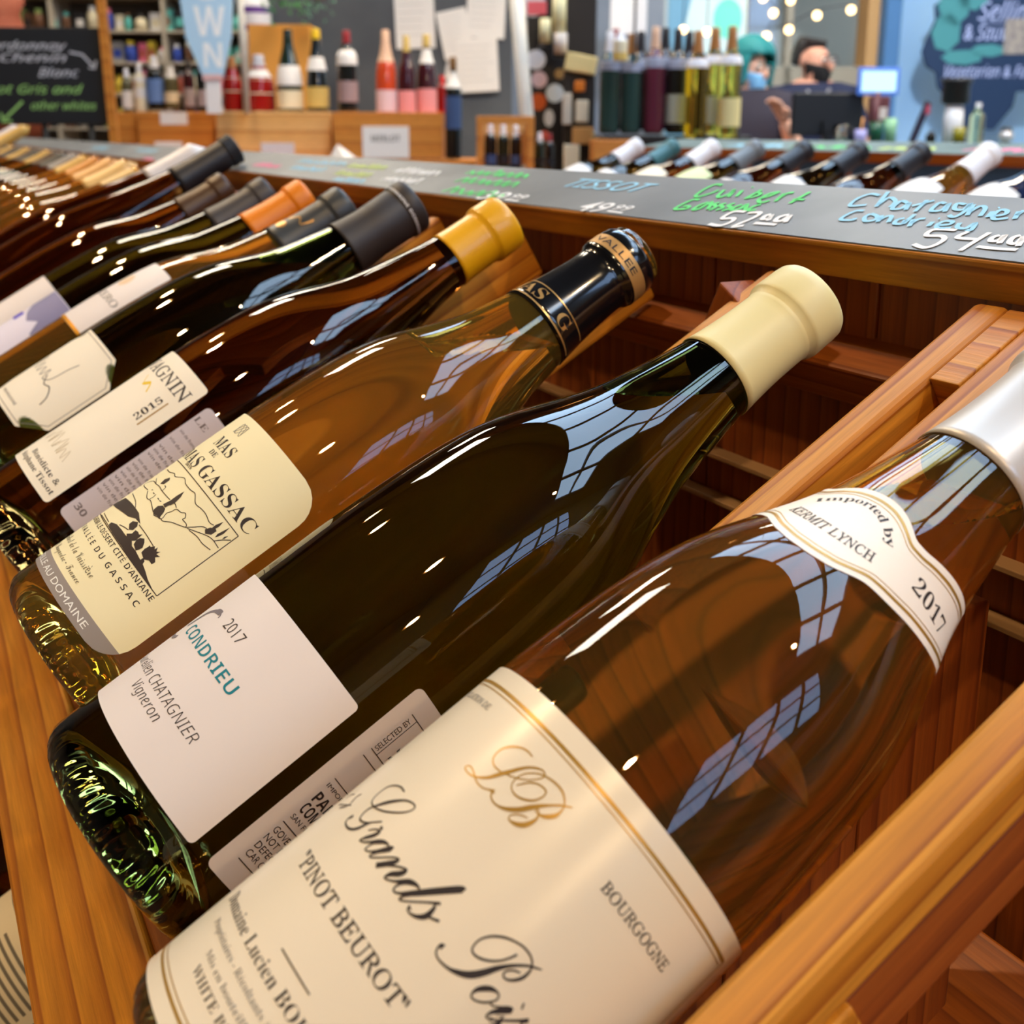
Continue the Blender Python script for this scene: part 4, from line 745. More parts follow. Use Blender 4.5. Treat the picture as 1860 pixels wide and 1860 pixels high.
# --- crates on a long display bench
bench = put('display_bench', 520, 290, 4.75, 'long wooden bench under the wine crates', 'bench')
kb = 4.75/FPX
box('bench_top', -340*kb, 345*kb, -.02, .45, -.04, 0, CEDAR_BG, bench, .004)
zz = bench.location.z
for sx in (-330, 290):
    for sy in (.02, .38): box('leg', sx*kb-.03, sx*kb+.03, sy, sy+.06, -zz, -.04, CEDAR_BG, bench)
for px0, px1, py0, D, mt, lb in ((207, 252, 207, 4.95, CEDAR_BG, 'narrow wooden wine crate at the left end of the bench'), (254, 392, 206, 4.9, CEDAR_BG, 'honey wooden wine crate with two small paper tags'), (396, 603, 206, 4.82, PINE_BG, 'long pale pine wine crate with knots, third on the bench'), (607, 804, 207, 4.74, CEDAR_BG, 'orange wooden wine crate with a white printed sheet on its front')):
    e = put('wine_crate', (px0+px1)/2, 286, D, lb, 'crate', 'wooden crates on the bench'); k = D/FPX; w = (px1-px0)*k; h = (286-py0)*k
    for nm, a in (('front_board', (-w/2, w/2, 0, .016, 0, h)), ('rear_board', (-w/2, w/2, .30, .316, 0, h)), ('side_board', (-w/2, -w/2+.014, .016, .30, 0, h)), ('side_board', (w/2-.014, w/2, .016, .30, 0, h)), ('lid', (-w/2, w/2, .005, .31, h-.012, h+.001))): box(nm, *a, mt, e, .002)
    if px0 == 607:
        s_ = card(e, 'printed_sheet', -46*k, 38*k, -.003, 55*k, -.001, PAPER)
        wall_text(s_, [T('MERLOT', 'bold', -30*k*1e3, 22*k*1e3, 28*k*1e3, 11*k*1e3)], GREYINK, -.003)
    if px0 == 254:
        card(e, 'paper_tag', -27*k, 22*k, 58*k, 80*k, -.001, PAPER); card(e, 'paper_tag', -40*k, 10*k, 8*k, 28*k, -.001, PAPER)
    if px0 == 396: card(e, 'paper_tag', -24*k, 36*k, 0, 26*k, -.001, mat('paper_blue_grey', (200, 200, 208), .7))
GW = glass('pale_glass', (.86, .88, .84), 1.45); GR = mat('red_wine_glass', (150, 18, 12), .08, coat=.5); GO = mat('rose_wine_glass', (196, 70, 34), .08, coat=.5)
GD = mat('black_wine_glass', (16, 20, 20), .06, coat=.6); GDG = mat('bottle_green_glass', (18, 34, 22), .06, coat=.6); GDR = mat('dark_rose_glass', (58, 16, 24), .08, coat=.5); GOL = mat('olive_glass', (92, 88, 60), .12, coat=.4)
WL = mat('label_plain_white', (228, 226, 222), .6); CR = mat('label_plain_cream', (222, 212, 180), .6); PK = mat('label_pink', (232, 150, 150), .6); BL = mat('label_blue', (96, 130, 190), .6); YL = mat('label_straw', (206, 176, 96), .6)
WHC = mat('white_cap', (232, 230, 232), .4); REDC = mat('red_capsule', (150, 40, 44), .4); YLC = mat('yellow_cap', (224, 186, 30), .4); DKC = mat('dark_capsule', (34, 32, 36), .4); BRC = mat('brown_capsule', (166, 110, 56), .4); PKC = mat('peach_capsule', (220, 180, 150), .4)
gr = 'bottles standing on the crates'
vbottle(234, 128, 205, 5.05, 'slim bottle with silver label at the left end of the crates', GOL, WHC, WL, (.1, .5), group=gr)
vbottle(258, 118, 205, 5.0, 'tall cream bottle ribbed with white bands on the crates', CR, WHC, WL, (.3, .5), (WL, .62, .72), group=gr, wid=21)
vbottle(285, 106, 200, 5.0, 'dark bottle with white cap and blue label on the crates', GD, WHC, BL, (.14, .58), group=gr, caph=.22, wid=31)
vbottle(314, 124, 198, 5.0, 'olive bottle with white cap beside the blue-labelled bottle', GOL, WHC, CR, (.15, .4), group=gr, caph=.26, wid=26)
vbottle(346, 112, 203, 5.0, 'brown bottle with grey label left of the town sign', GDR, DKC, mat('label_grey', (160, 150, 156), .6), (.1, .45), group=gr, wid=20)
vbottle(370, 108, 203, 5.02, 'black bottle right behind the town sign', GD, BRC, mat('label_grey', (160, 150, 156)), (.1, .4), group=gr, wid=20)
vbottle(425, 108, 202, 4.95, 'squat red bottle with oval cream label, left one of two', GR, BRC, CR, (.36, .62), group=gr, prof=BURG, wid=36)
vbottle(473, 104, 202, 4.93, 'wide red bottle with cream label and silver neck, right one of two', GR, mat('silver_neck', (200, 200, 206), .3), CR, (.30, .56), (WL, .6, .74), group=gr, prof=BURG, wid=56)
vbottle(528, 60, 203, 4.9, 'tall green sparkling wine bottle with white shield label', GDG, None, CR, (.04, .26), (WL, .32, .56), CHAMP, gr, wid=46)
vbottle(578, 60, 203, 4.9, 'sparkling bottle with yellow top and blue and straw label', GD, YLC, YL, (.05, .3), (WL, .5, .66), CHAMP, gr, .12, wid=40)
vbottle(633, 63, 203, 4.83, 'black bottle with red capsule and white collar label', GD, REDC, mat('label_mauve', (150, 128, 130), .6), (.12, .38), (WL, .58, .76), BORD, gr, .15, wid=36)
vbottle(703, 62, 206, 4.83, 'orange rose wine bottle with cream capsule and pink label', GO, PKC, mat('label_blush', (224, 196, 200), .6), (.02, .28), (PKC, .62, .72), BURG, gr, .3, wid=37)
vbottle(740, 72, 207, 4.83, 'dark rose bottle with pink label between two others', GDR, YL, PK, (.02, .3), None, BURG, gr, .2, wid=31)
vbottle(776, 70, 207, 4.86, 'dark rose bottle with white neck label and wide pink label', GDR, YL, PK, (.02, .32), (WL, .64, .82), BURG, gr, .15, wid=36)
vbottle(804, 140, 207, 4.9, 'small bright red bottle at the right end of the crates', GR, mat('red_cap', (220, 20, 20), .4), mat('label_red', (226, 24, 24), .5), (.05, .8), None, BORD, gr, .2, wid=20)
vbottle(824, 112, 289, 4.78, 'tall dark blue-labelled bottle standing beside the last crate', GD, mat('brown_cap', (120, 84, 40), .4), mat('label_navy', (60, 84, 130), .5), (.30, .62), (WL, .70, .86), BORD, gr, .12, wid=30)
# cardboard box behind the bottles
e, w, h, k = bbox_('cardboard_box', 457, 568, 52, 200, 5.45, .3, mat('cardboard_orange', (222, 156, 66), .7), 'open orange cardboard box behind the sparkling wine', 'box')
box('flap', -w/2, w/2, -.06, 0, h-.004, h, MATS['cardboard_orange'], e).rotation_euler = (radians(-20), 0, 0)
e = put('paper_roll', 470, 150, 5.86, 'white roll with purple bands behind the red bottles', 'roll'); k = 5.86/FPX
lathe('roll', [(0, 0), (28*k, 0), (28*k, 128*k), (20*k, 150*k), (0, 150*k)], WHC, e, 24)
for z in (88, 118): lathe('band', [(28.4*k, z*k), (28.4*k, (z+11)*k)], mat('purple_band', (104, 62, 150), .5), e, 24)
# --- town sign: pale blue tapering board
TS = put('town_sign', 388, 206, 4.7, 'pale blue tapering hanging sign with white letters and silver trim', 'sign'); k = 4.7/FPX
shape = [(-16, 66), (-42, 130), (-50, 212), (-50, 330), (50, 330), (46, 212), (38, 130), (20, 66)]
bm = bmesh.new(); vs = [bm.verts.new((x*k, 0, z*k)) for x, z in shape]; f = bm.faces.new(vs); r = bmesh.ops.extrude_face_region(bm, geom=[f])
for v in r['geom']:
    if isinstance(v, bmesh.types.BMVert): v.co.y += .02
bmesh.ops.recalc_face_normals(bm, faces=bm.faces[:]); frombm('board', bm, mat('sky_blue_paint', (178, 214, 240), .5), TS)
M_ = lambda s, x0, x1, z, c: T(s, 'bold', x0*k*1e3, x1*k*1e3, z*k*1e3, c*k*1e3)
wall_text(TS, [M_('O', -30, 30, 196, 46), M_('W', -26, 30, 134, 50), M_('N', -12, 22, 80, 42)], mat('sign_white', (240, 244, 248), .4), 0)
box('post', -12*k, 14*k, .002, .02, 0, 66*k, mat('post_white', (232, 228, 228), .5), TS)
box('post_collar', -16*k, 18*k, -.002, .022, 58*k, 68*k, mat('collar_pink', (222, 180, 180), .5), TS)
tube('pole', [(58*k, .03, 0), (54*k, .03, 330*k)], 6*k, mat('cream_pole', (224, 218, 204), .5), TS)
# --- chalk sign at the far left
e, w, h, k = bbox_('chalk_sign', -40, 196, 58, 226, 4.55, .012, BLACKBOARD, 'black chalkboard sign with white and green handwriting', 'sign', part='board', rz=radians(4))
X_ = lambda px: (px-78)*k*1e3
Z_ = lambda py: (226-py)*k*1e3
its = [T('Chardonnay', 'chalk', X_(-35), X_(132), Z_(97), 15*k*1e3), T('+ Chenin', 'chalk', X_(-20), X_(130), Z_(117), 14*k*1e3), T('Blanc', 'chalk', X_(78), X_(150), Z_(143), 15*k*1e3), stroke([(X_(136), Z_(100)), (X_(158), Z_(104)), (X_(176), Z_(124))], 3.5*k*1e3), stroke([(X_(168), Z_(126)), (X_(178), Z_(128)), (X_(182), Z_(114))], 3.5*k*1e3)]
wall_text(e, its, mat('chalk_grey', (206, 206, 214), .8), -.001, 'chalk_lettering')
its = [T('Pinot Gris and', 'chalk', X_(-40), X_(155), Z_(172), 15*k*1e3), T('other whites', 'chalk', X_(60), X_(176), Z_(200), 14*k*1e3), stroke([(X_(46), Z_(186)), (X_(10), Z_(218))], 4*k*1e3), stroke([(X_(6), Z_(206)), (X_(8), Z_(222)), (X_(24), Z_(220))], 4*k*1e3)]
wall_text(e, its, mat('chalk_soft_green', (160, 210, 120), .8), -.001, 'chalk_lettering')
tube('easel_leg', [(0, .02, 0), (0, .12, -e.location.z)], .012, mat('easel_black', (24, 24, 24), .5), e)
tube('easel_leg', [(w*.35, .02, 0), (w*.35, .02, -e.location.z)], .012, mat('easel_black', (24, 24, 24)), e)
# terracotta urn behind the sign
e = put('terracotta_urn', 22, 262, 5.1, 'terracotta urn half hidden behind the chalk sign', 'urn'); k = 5.1/FPX
lathe('body', [(0, 0), (40*k, 0), (72*k, 40*k), (84*k, 100*k), (70*k, 165*k), (40*k, 200*k), (34*k, 225*k), (44*k, 250*k), (36*k, 252*k), (0, 240*k)], noisy('terracotta', (176, 92, 64), (196, 110, 78), 8, .8), e, 32)
zb = e.location.z
e2 = empty('plant_stand', e.location-Vector((0, 0, 0)), (0, 0, YB), 'dark stand under the terracotta urn', 'stand')
box('stand_top', -.13, .13, -.13, .13, -.03, -.001, mat('stand_dark', (50, 36, 30), .6), e2)
for sx in (-.11, .09):
    for sy in (-.11, .09): box('leg', sx, sx+.02, sy, sy+.02, -zb, -.03, MATS['stand_dark'], e2)
# --- timber frame post and shelving along the left
e = put('timber_frame', 212, 250, 4.55, 'orange timber post with a cross beam in front of the shelves', 'frame'); k = 4.55/FPX
zf = e.location.z
tube('post', [(8*k, 0, -zf), (-10*k, 0, 300*k)], 10*k, CEDAR_BG, e, 4, False)
box('beam', -120*k, 0, -.01, .03, 246*k, 262*k, CEDAR_BG, e)
sh = put('wall_shelves', 150, 250, 6.6, 'tall shelves of small goods behind the timber post', 'shelf'); k = 6.6/FPX; zs = sh.location.z
SHM = mat('shelf_board', (188, 176, 156), .6)
rows = [4, 64, 118, 172, 232, 300]
for r_ in rows: box('shelf_board', -240*k, 320*k, 0, .3, (250-r_)*k-.012, (250-r_)*k, SHM, sh)
for x in (-240, -40, 160, 320): box('upright', (x-3)*k, (x+3)*k, 0, .3, -zs, 300*k, SHM, sh)
box('back_panel', -240*k, 320*k, .3, .31, -zs, 300*k, mat('shelf_back', (96, 90, 82), .8), sh)
cols = {'pink': (226, 110, 140), 'white': (232, 228, 222), 'green': (150, 170, 96), 'teal': (96, 190, 180), 'rust': (176, 84, 66), 'blue': (50, 76, 170), 'cream': (226, 214, 180), 'brown': (112, 76, 52), 'grey': (150, 148, 144), 'yellow': (220, 190, 60), 'black': (40, 38, 40)}
rr = random.Random(11); ordn = ['first', 'second', 'third', 'fourth', 'fifth', 'sixth', 'seventh', 'eighth', 'ninth', 'tenth', 'eleventh', 'twelfth', 'thirteenth', 'fourteenth', 'fifteenth', 'sixteenth', 'seventeenth', 'eighteenth']
shelfname = {64: 'topmost visible shelf', 118: 'second shelf down', 172: 'third shelf down', 232: 'lowest visible shelf'}
for r_ in (64, 118, 172, 232):
    px = 4; i = 0
    while px < 440:
        wpx = rr.choice((14, 18, 20, 24)); c = rr.choice(list(cols)); hh = rr.uniform(26, 42)
        if px > 388: c = rr.choice(['teal', 'white', 'pink'])
        e = empty('carton', sh.location+Vector((cos(YB), sin(YB), 0))*((px+wpx/2-150)*k)+Vector((-sin(YB), cos(YB), 0))*.05+Vector((0, 0, (250-r_)*k)), (0, 0, YB), '%s carton, %s from the left on the %s behind the timber post' % (c, ordn[min(i, 17)], shelfname[r_]), 'carton', 'small goods on the rear shelves')
        if rr.random() < .5:
            box('box', -wpx/2*k, wpx/2*k, 0, .1, 0, hh*k, mat('goods_'+c, cols[c], .5), e, .002); c2 = rr.choice(list(cols)); card(e, 'label', -wpx*.35*k, wpx*.35*k, hh*.25*k, hh*.65*k, 0, mat('goods_'+c2, cols[c2], .5))
        else:
            q = wpx/2*k*.85; lathe('jar', [(0, 0), (q, 0), (q, hh*.68*k), (q*.6, hh*.8*k), (0, hh*.8*k)], mat('goods_'+c, cols[c], .5), e, 20); c2 = rr.choice(list(cols)); lathe('lid', [(q*.62, hh*.76*k), (q*.62, hh*k), (0, hh*k)], mat('goods_'+c2, cols[c2], .5), e, 20)
        px += wpx+rr.choice((2, 4, 8)); i += 1
# --- dark grey partition with pinned papers
PW = mat('partition_grey', (70, 74, 80), .6)
e, w, h, k = bbox_('partition_panel', 480, 930, -60, 262, 6.0, .06, noisy('slate_partition', (70, 74, 80), (84, 88, 92), 3, .6), 'dark slate partition wall behind the crates', 'partition', part='panel')
box('base', -w/2, w/2, 0, .06, -e.location.z, 0, MATS['slate_partition'], e)
pl, ZP = e, e.location.copy()
pc = (480+930)/2
def pinned(x0, x1, y0, y1, rot, lb, m=PAPER, lines=True):
    k = 6.0/FPX; o = empty('pinned_sheet', pl.location+Vector((cos(YB), sin(YB), 0))*(((x0+x1)/2-pc)*k)+Vector((0, 0, (262-(y0+y1)/2)*k))-Vector((-sin(YB), cos(YB), 0))*(.004+.004*(int(x0) % 7)), (0, 0, YB), lb, 'paper', 'papers pinned to the partition')
    w, h = (x1-x0)*k, (y1-y0)*k; bm = bmesh.new(); bm_box(bm, -w/2, w/2, -.001, .0, -h/2, h/2); p = frombm('sheet', bm, m, o); p.rotation_euler = (0, radians(rot), 0)
    if lines:
        rq = random.Random(int(x0)); its = [line((-w*430, (h*.36-i*h*.11)*1e3), (w*(.1+.33*rq.random())*1e3, (h*.36-i*h*.11)*1e3), 3.0, 3) for i in range(7)]
        t = wall_text(p, its, mat('faint_print', (190, 188, 184), .7), -.001, 'print')
    return o
pinned(722, 792, -20, 96, -2, 'white sheet pinned at the upper left of the partition')
pinned(802, 856, 30, 112, -12, 'tilted white sheet with a faint green stamp in the middle of the papers')
pinned(850, 918, -20, 78, 3, 'white sheet pinned at the upper right of the partition')
pinned(832, 905, 78, 170, -3, 'large white flyer with a small yellow star at the bottom of the papers')
pinned(812, 840, 104, 150, 8, 'small grey note tucked between the bigger sheets')
def leafy(px, py, D, label, n, spread, seed, col=(70, 130, 70)):
    e = put('hanging_plant', px, py, D, label, 'plant'); r = random.Random(seed); V, F = [], []
    for i in range(n):
        c = Vector((r.uniform(-1, 1)*spread, r.uniform(-.3, .3)*spread, -abs(r.gauss(0, .5))*spread)); a = r.uniform(0, 6.28); l = spread*r.uniform(.16, .3); d = Vector((cos(a), r.uniform(-.4, .4), sin(a)-.4)).normalized(); s = d.orthogonal().normalized()
        k0 = len(V); V += [c, c+d*l*.5+s*l*.28, c+d*l, c+d*l*.5-s*l*.28]; F.append((k0, k0+1, k0+2, k0+3))
    mesh('leaves', V, F, mat('leaf_%d' % seed, col, .6), e); lathe('pot', [(0, 0), (spread*.3, 0), (spread*.42, spread*.5), (0, spread*.5)], mat('pot_grey', (120, 120, 120), .7), e, 20)
    return e
leafy(514, -4, 5.2, 'green trailing plant over the cardboard box', 40, .10, 3)
leafy(580, 0, 5.2, 'smaller trailing plant at the top of the partition', 26, .08, 4, (90, 140, 110))
# white paper offcut lying on the bench
e = put('folded_paper', 622, 288, 4.6, 'folded white paper leaning on the crate corner', 'paper'); k = 4.6/FPX
mesh('sheet', [(-22*k, 0, 4*k), (-8*k, .0, 26*k), (30*k, -.04, 0), (10*k, -.06, -4*k), (-22*k, .003, 4*k), (-8*k, .003, 26*k), (30*k, -.037, 0), (10*k, -.057, -4*k)], [(0, 1, 2, 3), (7, 6, 5, 4), (0, 4, 5, 1), (1, 5, 6, 2), (2, 6, 7, 3), (3, 7, 4, 0)], PAPER, e)
# --- white post, dark cabinet with stickers
e = put('banner_stand', 945, 222, 3.95, 'slanting cream banner pole beside the sticker cabinet', 'pole'); k = 3.95/FPX
tube('pole', [(12*k, 0, -e.location.z), (12*k, 0, 6*k), (-16*k, 0, 300*k)], 13*k, mat('cream_pole', (224, 218, 204)), e, 10)
e, w, h, k = bbox_('drinks_cabinet', 956, 1078, -60, 330, 4.1, .5, mat('cabinet_black', (26, 25, 26), .35), 'tall black cabinet covered with round stickers', 'cabinet')
box('plinth', -w/2, w/2, 0, .5, -e.location.z, 0, MATS['cabinet_black'], e)
cc = 1017
def stick(x, y, r, c, ry=None):
    n = 20; V = [((x-cc)*k+r*k*cos(2*pi*i/n), -.001, (330-y)*k+(ry or r)*k*sin(2*pi*i/n)) for i in range(n)]; V += [(a, 0.0, b) for a, _, b in V]
    mesh('sticker', V, [tuple(range(n))]+[(i, i+n, (i+1) % n+n, (i+1) % n) for i in range(n)], mat('sticker_%d_%d_%d' % c, c, .5), e)
for a in ((972, 118, 17, (216, 216, 222)), (978, 152, 14, (226, 196, 204)), (976, 190, 15, (196, 84, 20)), (1006, 175, 16, (206, 212, 212)), (996, 218, 9, (206, 206, 206), 15), (988, 248, 8, (206, 90, 76)), (966, 24, 22, (204, 196, 198)), (1014, 142, 9, (160, 120, 66)), (985, 78, 9, (96, 90, 80))): stick(a[0], a[1], a[2], a[3], a[4] if len(a) > 4 else None)
card(e, 'red_sticker', (946+10-cc)*k, (990-cc)*k, (330-42)*k, (330-20)*k, -.0015, mat('sticker_red', (214, 90, 96), .5))
for x0, x1, y0, y1, c, nm in ((980, 1000, 36, 78, (214, 206, 160), 'cream tin'), (1003, 1028, -10, 60, (206, 190, 160), 'tall cream tin'), (1006, 1030, 62, 98, (196, 186, 176), 'grey tin')):
    q = put('tin', (x0+x1)/2, y1, 3.84, '%s on the ledge of the sticker cabinet' % nm, 'tin', 'tins on the cabinet'); lathe('can', [(0, 0), ((x1-x0)/2*3.84/FPX, 0), ((x1-x0)/2*3.84/FPX, (y1-y0)*3.84/FPX), (0, (y1-y0)*3.84/FPX)], mat('tin_%d' % c[2], c, .4), q, 20)
    box('bracket', -.02, .02, 0, .115, -.006, -.001, MATS['cabinet_black'], q)
q = put('wooden_tray', 1052, 132, 3.82, 'cream slatted tray leaning on the cabinet', 'tray'); kk = 3.95/FPX
box('tray', -27*kk, 27*kk, -.03, .04, 0, 30*kk, mat('tray_cream', (226, 204, 140), .6), q, .003).rotation_euler = (0, radians(10), 0)
e3, w3, h3, k3 = bbox_('goods_stand', 1022, 1072, 140, 336, 3.9, .06, mat('stand_black', (34, 30, 28), .5), 'narrow black stand of small packets beside the cabinet', 'stand')
box('pole', -.012, .012, .02, .05, -e3.location.z, 0, MATS['stand_black'], e3)
for i, (x0, x1, y0, y1, c) in enumerate(((1022, 1038, 172, 226, (206, 196, 178)), (1044, 1062, 148, 166, (210, 116, 24)), (1046, 1068, 184, 222, (224, 214, 190)), (1040, 1076, 232, 262, (206, 150, 84)), (1024, 1052, 264, 318, (240, 228, 196)), (1060, 1080, 240, 262, (214, 180, 120)))):
    q = put('packet', (x0+x1)/2, y1, 3.85-.000445*(336-y1), '%s packet on the black packet stand' % ('grey', 'orange', 'ivory', 'tan', 'large cream', 'small tan')[i], 'packet', 'packets on the black stand'); kk = 3.86/FPX
    box('packet', -(x1-x0)/2*kk, (x1-x0)/2*kk, 0, .035, 0, (y1-y0)*kk, mat('packet_%d' % i, c, .6), q, .003)
# --- small crate of dark bottles in front of the cabinet
e = put('bottle_crate', 912, 312, 3.7, 'small orange wooden crate holding dark bottles', 'crate'); k = 3.7/FPX
for nm, a in (('rail', (-46*k, 58*k, 0, .03, 84*k, 98*k)), ('side_post', (44*k, 58*k, 0, .2, -4*k, 86*k)), ('side_post', (-46*k, -36*k, 0, .2, -6*k, 86*k)), ('rear_board', (-46*k, 58*k, .2, .21, 10*k, 98*k)), ('floor_board', (-56*k, 100*k, -.06, .2, -10*k, -4*k))): box(nm, *a, CEDAR_BG if nm != 'rear_board' else PINE_BG, e, .002)
box('base', -40*k, 50*k, .02, .2, -e.location.z, -10*k, mat('stand_dark', (50, 36, 30)), e)
for i, (px, yt) in enumerate(((891, 226), (914, 228), (937, 230), (980, 242), (998, 244))):
    vbottle(px, yt, 311, 3.78 if i < 4 else 3.71, 'dark bottle with %s top, %s from the left in the small crate' % (('silver', 'white', 'white', 'white', 'red')[i], ordn[i]), GDG if i % 2 else GD, WHC if i < 4 else REDC, mat('label_navy', (60, 84, 130)) if i in (0, 2) else DKC, (.15, .35), None, BORD, 'bottles in the small crate', .22)
# --- row of tall dark bottles and golden bottles on a black table
T0 = put('black_table', 1195, 246, 3.55, 'black table carrying rows of tall bottles', 'table'); k = 3.55/FPX
box('table_top', -104*k, 160*k, -.09, .34, -.03, 0, mat('table_black', (24, 22, 22), .3), T0, .003)
for sx in (-102, 120):
    for sy in (-.07, .28): box('leg', sx*k, (sx+14)*k, sy, sy+.04, -T0.location.z, -.03, MATS['table_black'], T0)
box('front_cloth', -102*k, 60*k, -.06, -.05, -.2, -.03, mat('cloth_black', (30, 30, 34), .8), T0)
gdb = 'tall dark bottles on the black table'
GT = mat('teal_black_glass', (34, 62, 60), .12, coat=.5); GM = mat('maroon_glass', (92, 34, 52), .12, coat=.5); GK = mat('purple_black_glass', (34, 16, 20), .1, coat=.5)
for px, yt, D, g_, c_, lb in ((1105, 66, 3.5, GT, WHC, 'tall teal-black bottle with silver neck, leftmost on the black table'), (1114, 62, 3.66, GK, REDC, 'tall maroon-black bottle with red capsule, second on the black table'), (1144, 70, 3.5, GT, BRC, 'tall teal-black bottle with brown capsule on the black table'), (1160, 66, 3.66, GK, DKC, 'tall black bottle in the rear row of the black table'), (1186, 58, 3.5, GM, PKC, 'tall maroon bottle with pink-brown capsule on the black table'), (1204, 60, 3.66, GK, DKC, 'tall purple-black bottle behind the maroon one'), (1226, 62, 3.5, GD, DKC, 'tall black bottle with pale square label at the end of the dark row'), (1246, 66, 3.68, GK, DKC, 'tall dark bottle behind the golden bottles')):
    vbottle(px, yt, 243 if D < 3.6 else 236, D, lb, g_, c_, mat('label_sage', (168, 176, 160), .6) if px == 1226 else None, (.10, .38), (mat('neck_frost', (150, 156, 176), .4), .62, .72), BORD, gdb, .2, wid=36)
GY = glass('yellow_wine_glass', (.98, .80, .12), 1.35); GYD = glass('deep_gold_glass', (.95, .62, .06), 1.35)
for px, yt, D, g_, lb in ((1262, 66, 3.42, GYD, 'golden bottle with brown capsule, leftmost of the yellow trio'), (1292, 60, 3.5, GY, 'golden bottle with brown capsule, middle of the yellow trio'), (1322, 58, 3.42, GY, 'pale golden bottle with brown capsule, rightmost of the yellow trio')):
    vbottle(px, yt, 250 if px != 1292 else 244, D, lb, g_, BRC, mat('label_sage', (168, 176, 160)) if px == 1292 else mat('label_pale_gold', (226, 212, 150), .6) if px == 1322 else None, (.10, .36), (WHC, .66, .74), BORD, 'golden bottles on the black table', .2, wid=40)
vbottle(1126, 60, 112, 3.35, 'small white bottle hanging in front of the dark row', CR, WHC, mat('label_straw', (206, 176, 96)), (.05, .3), None, BORD, None, .3, wid=26)
sg = put('shelf_gantry', 1126, 114, 3.36, 'slim glass shelf holding the small white bottle', 'shelf'); box('glass_shelf', -.05, .05, -.03, .05, -.005, -.001, GW, sg); tube('hanger', [(.045, .04, -.003), (.045, .04, ZC-sg.location.z)], .004, STEEL, sg)
e, w, h, k = bbox_('wooden_case', 1076, 1152, 256, 330, 3.25, .14, CEDAR_BG, 'orange wooden case below the black table', 'case'); box('plinth', -w/2+.01, w/2-.01, .01, .13, -e.location.z, 0, mat('stand_dark', (50, 36, 30)), e)
# --- blue back wall, window, pillar, mural
BX = put('x', 1400, 234, 7.0, '', ''); BXl = BX.location.copy(); bpy.data.objects.remove(BX)
ex_ = Vector((cos(YB), sin(YB), 0)); ey_ = Vector((-sin(YB), cos(YB), 0)); kw = 7.0/FPX
def wallbox(nm, x0, x1, z0, z1, y0, y1, m, par=None):
    """back wall pieces; x in px at 7 m from column 1400, z absolute"""
    b = box(nm, (x0-1400)*kw, (x1-1400)*kw, y0, y1, z0, z1, m)
    if par: b.parent = par
    else: b.location = (BXl.x, BXl.y, 0); b.rotation_euler = (0, 0, YB)
    return b
bw = empty('wall_back', (BXl.x, BXl.y, 0), (0, 0, YB)); bw['kind'] = 'structure'
PALE = mat('wall_pale_grey', (176, 190, 196), .8)
wallbox('wall_panel', 900, 1200, 0, ZC, 0, .1, noisy('wall_slate_blue', (110, 122, 140), (130, 140, 156), 2, .8), bw)
wallbox('wall_panel', 1200, 1340, 0, ZC, 0, .1, PALE, bw)
wallbox('wall_panel', 1340, 1592, 0, 1.0, 0, .1, PALE, bw); wallbox('wall_panel', 1340, 1592, 2.7, ZC, 0, .1, PALE, bw)
wallbox('wall_panel', 1592, 2100, 0, ZC, -.1, .1, mat('wall_light_blue', (160, 202, 240), .8), bw)
wallbox('pillar', 1572, 1598, 0, ZC, -.25, .1, mat('pillar_blue', (70, 120, 176), .7), bw)
wallbox('pillar_board', 1552, 1574, 0, ZC, -.12, .1, mat('board_tan', (190, 150, 100), .7), bw)
w3_ = empty('window_3', (BXl.x, BXl.y, 0), (0, 0, YB)); w3_['kind'] = 'structure'
fb = mat('frame_greige', (150, 146, 134), .6)
for x in (1340, 1420, 1585): wallbox('window_frame', x-4, x+8, 1.0, 2.7, -.03, .05, fb, w3_)
wallbox('window_frame', 1340, 1590, 1.56, 1.68, -.03, .05, fb, w3_); wallbox('window_frame', 1340, 1590, 1.0, 1.05, -.03, .05, fb, w3_)
pane = bpy.data.materials.new('window_glass'); pane.use_nodes = True; nt = pane.node_tree; nt.nodes.remove(nt.nodes['Principled BSDF'])
tr = nd(nt, 'ShaderNodeBsdfTransparent'); gl_ = nd(nt, 'ShaderNodeBsdfGlossy'); gl_.inputs['Roughness'].default_value = .05; mxs = nd(nt, 'ShaderNodeMixShader'); mxs.inputs[0].default_value = .06
nt.links.new(tr.outputs[0], mxs.inputs[1]); nt.links.new(gl_.outputs[0], mxs.inputs[2]); nt.links.new(mxs.outputs[0], nt.nodes['Material Output'].inputs[0])
wallbox('pane', 1340, 1590, 1.0, 2.7, .05, .056, pane, w3_)
nb = empty('neighbouring_building', (BXl.x+ey_.x*2.2, BXl.y+ey_.y*2.2, 0), (0, 0, YB), 'cream building across the street seen through the window', 'building')
box('facade', -2.5, 2.5, 0, .3, 0, 1.62, mat('facade_cream', (240, 222, 180), .8), nb); box('cornice', -2.5, 2.5, -.1, .3, 1.62, 1.74, mat('cornice_grey', (150, 140, 120), .7), nb); box('upper_storey', -2.5, 2.5, .05, .3, 1.74, 4, mat('facade_white', (226, 226, 214), .8), nb)
l_ = bpy.data.lights.new('street_daylight', 'AREA'); l_.energy = 420; l_.size = 2.5; l_.color = (1, .96, .88); lo = link(bpy.data.objects.new('street_daylight', l_)); lo.location = nb.location-ey_*1.2+Vector((0, 0, 4.6)); lo.rotation_euler = (Vector((0, 0, -3.2))+ey_*1.2).to_track_quat('-Z', 'Y').to_euler()
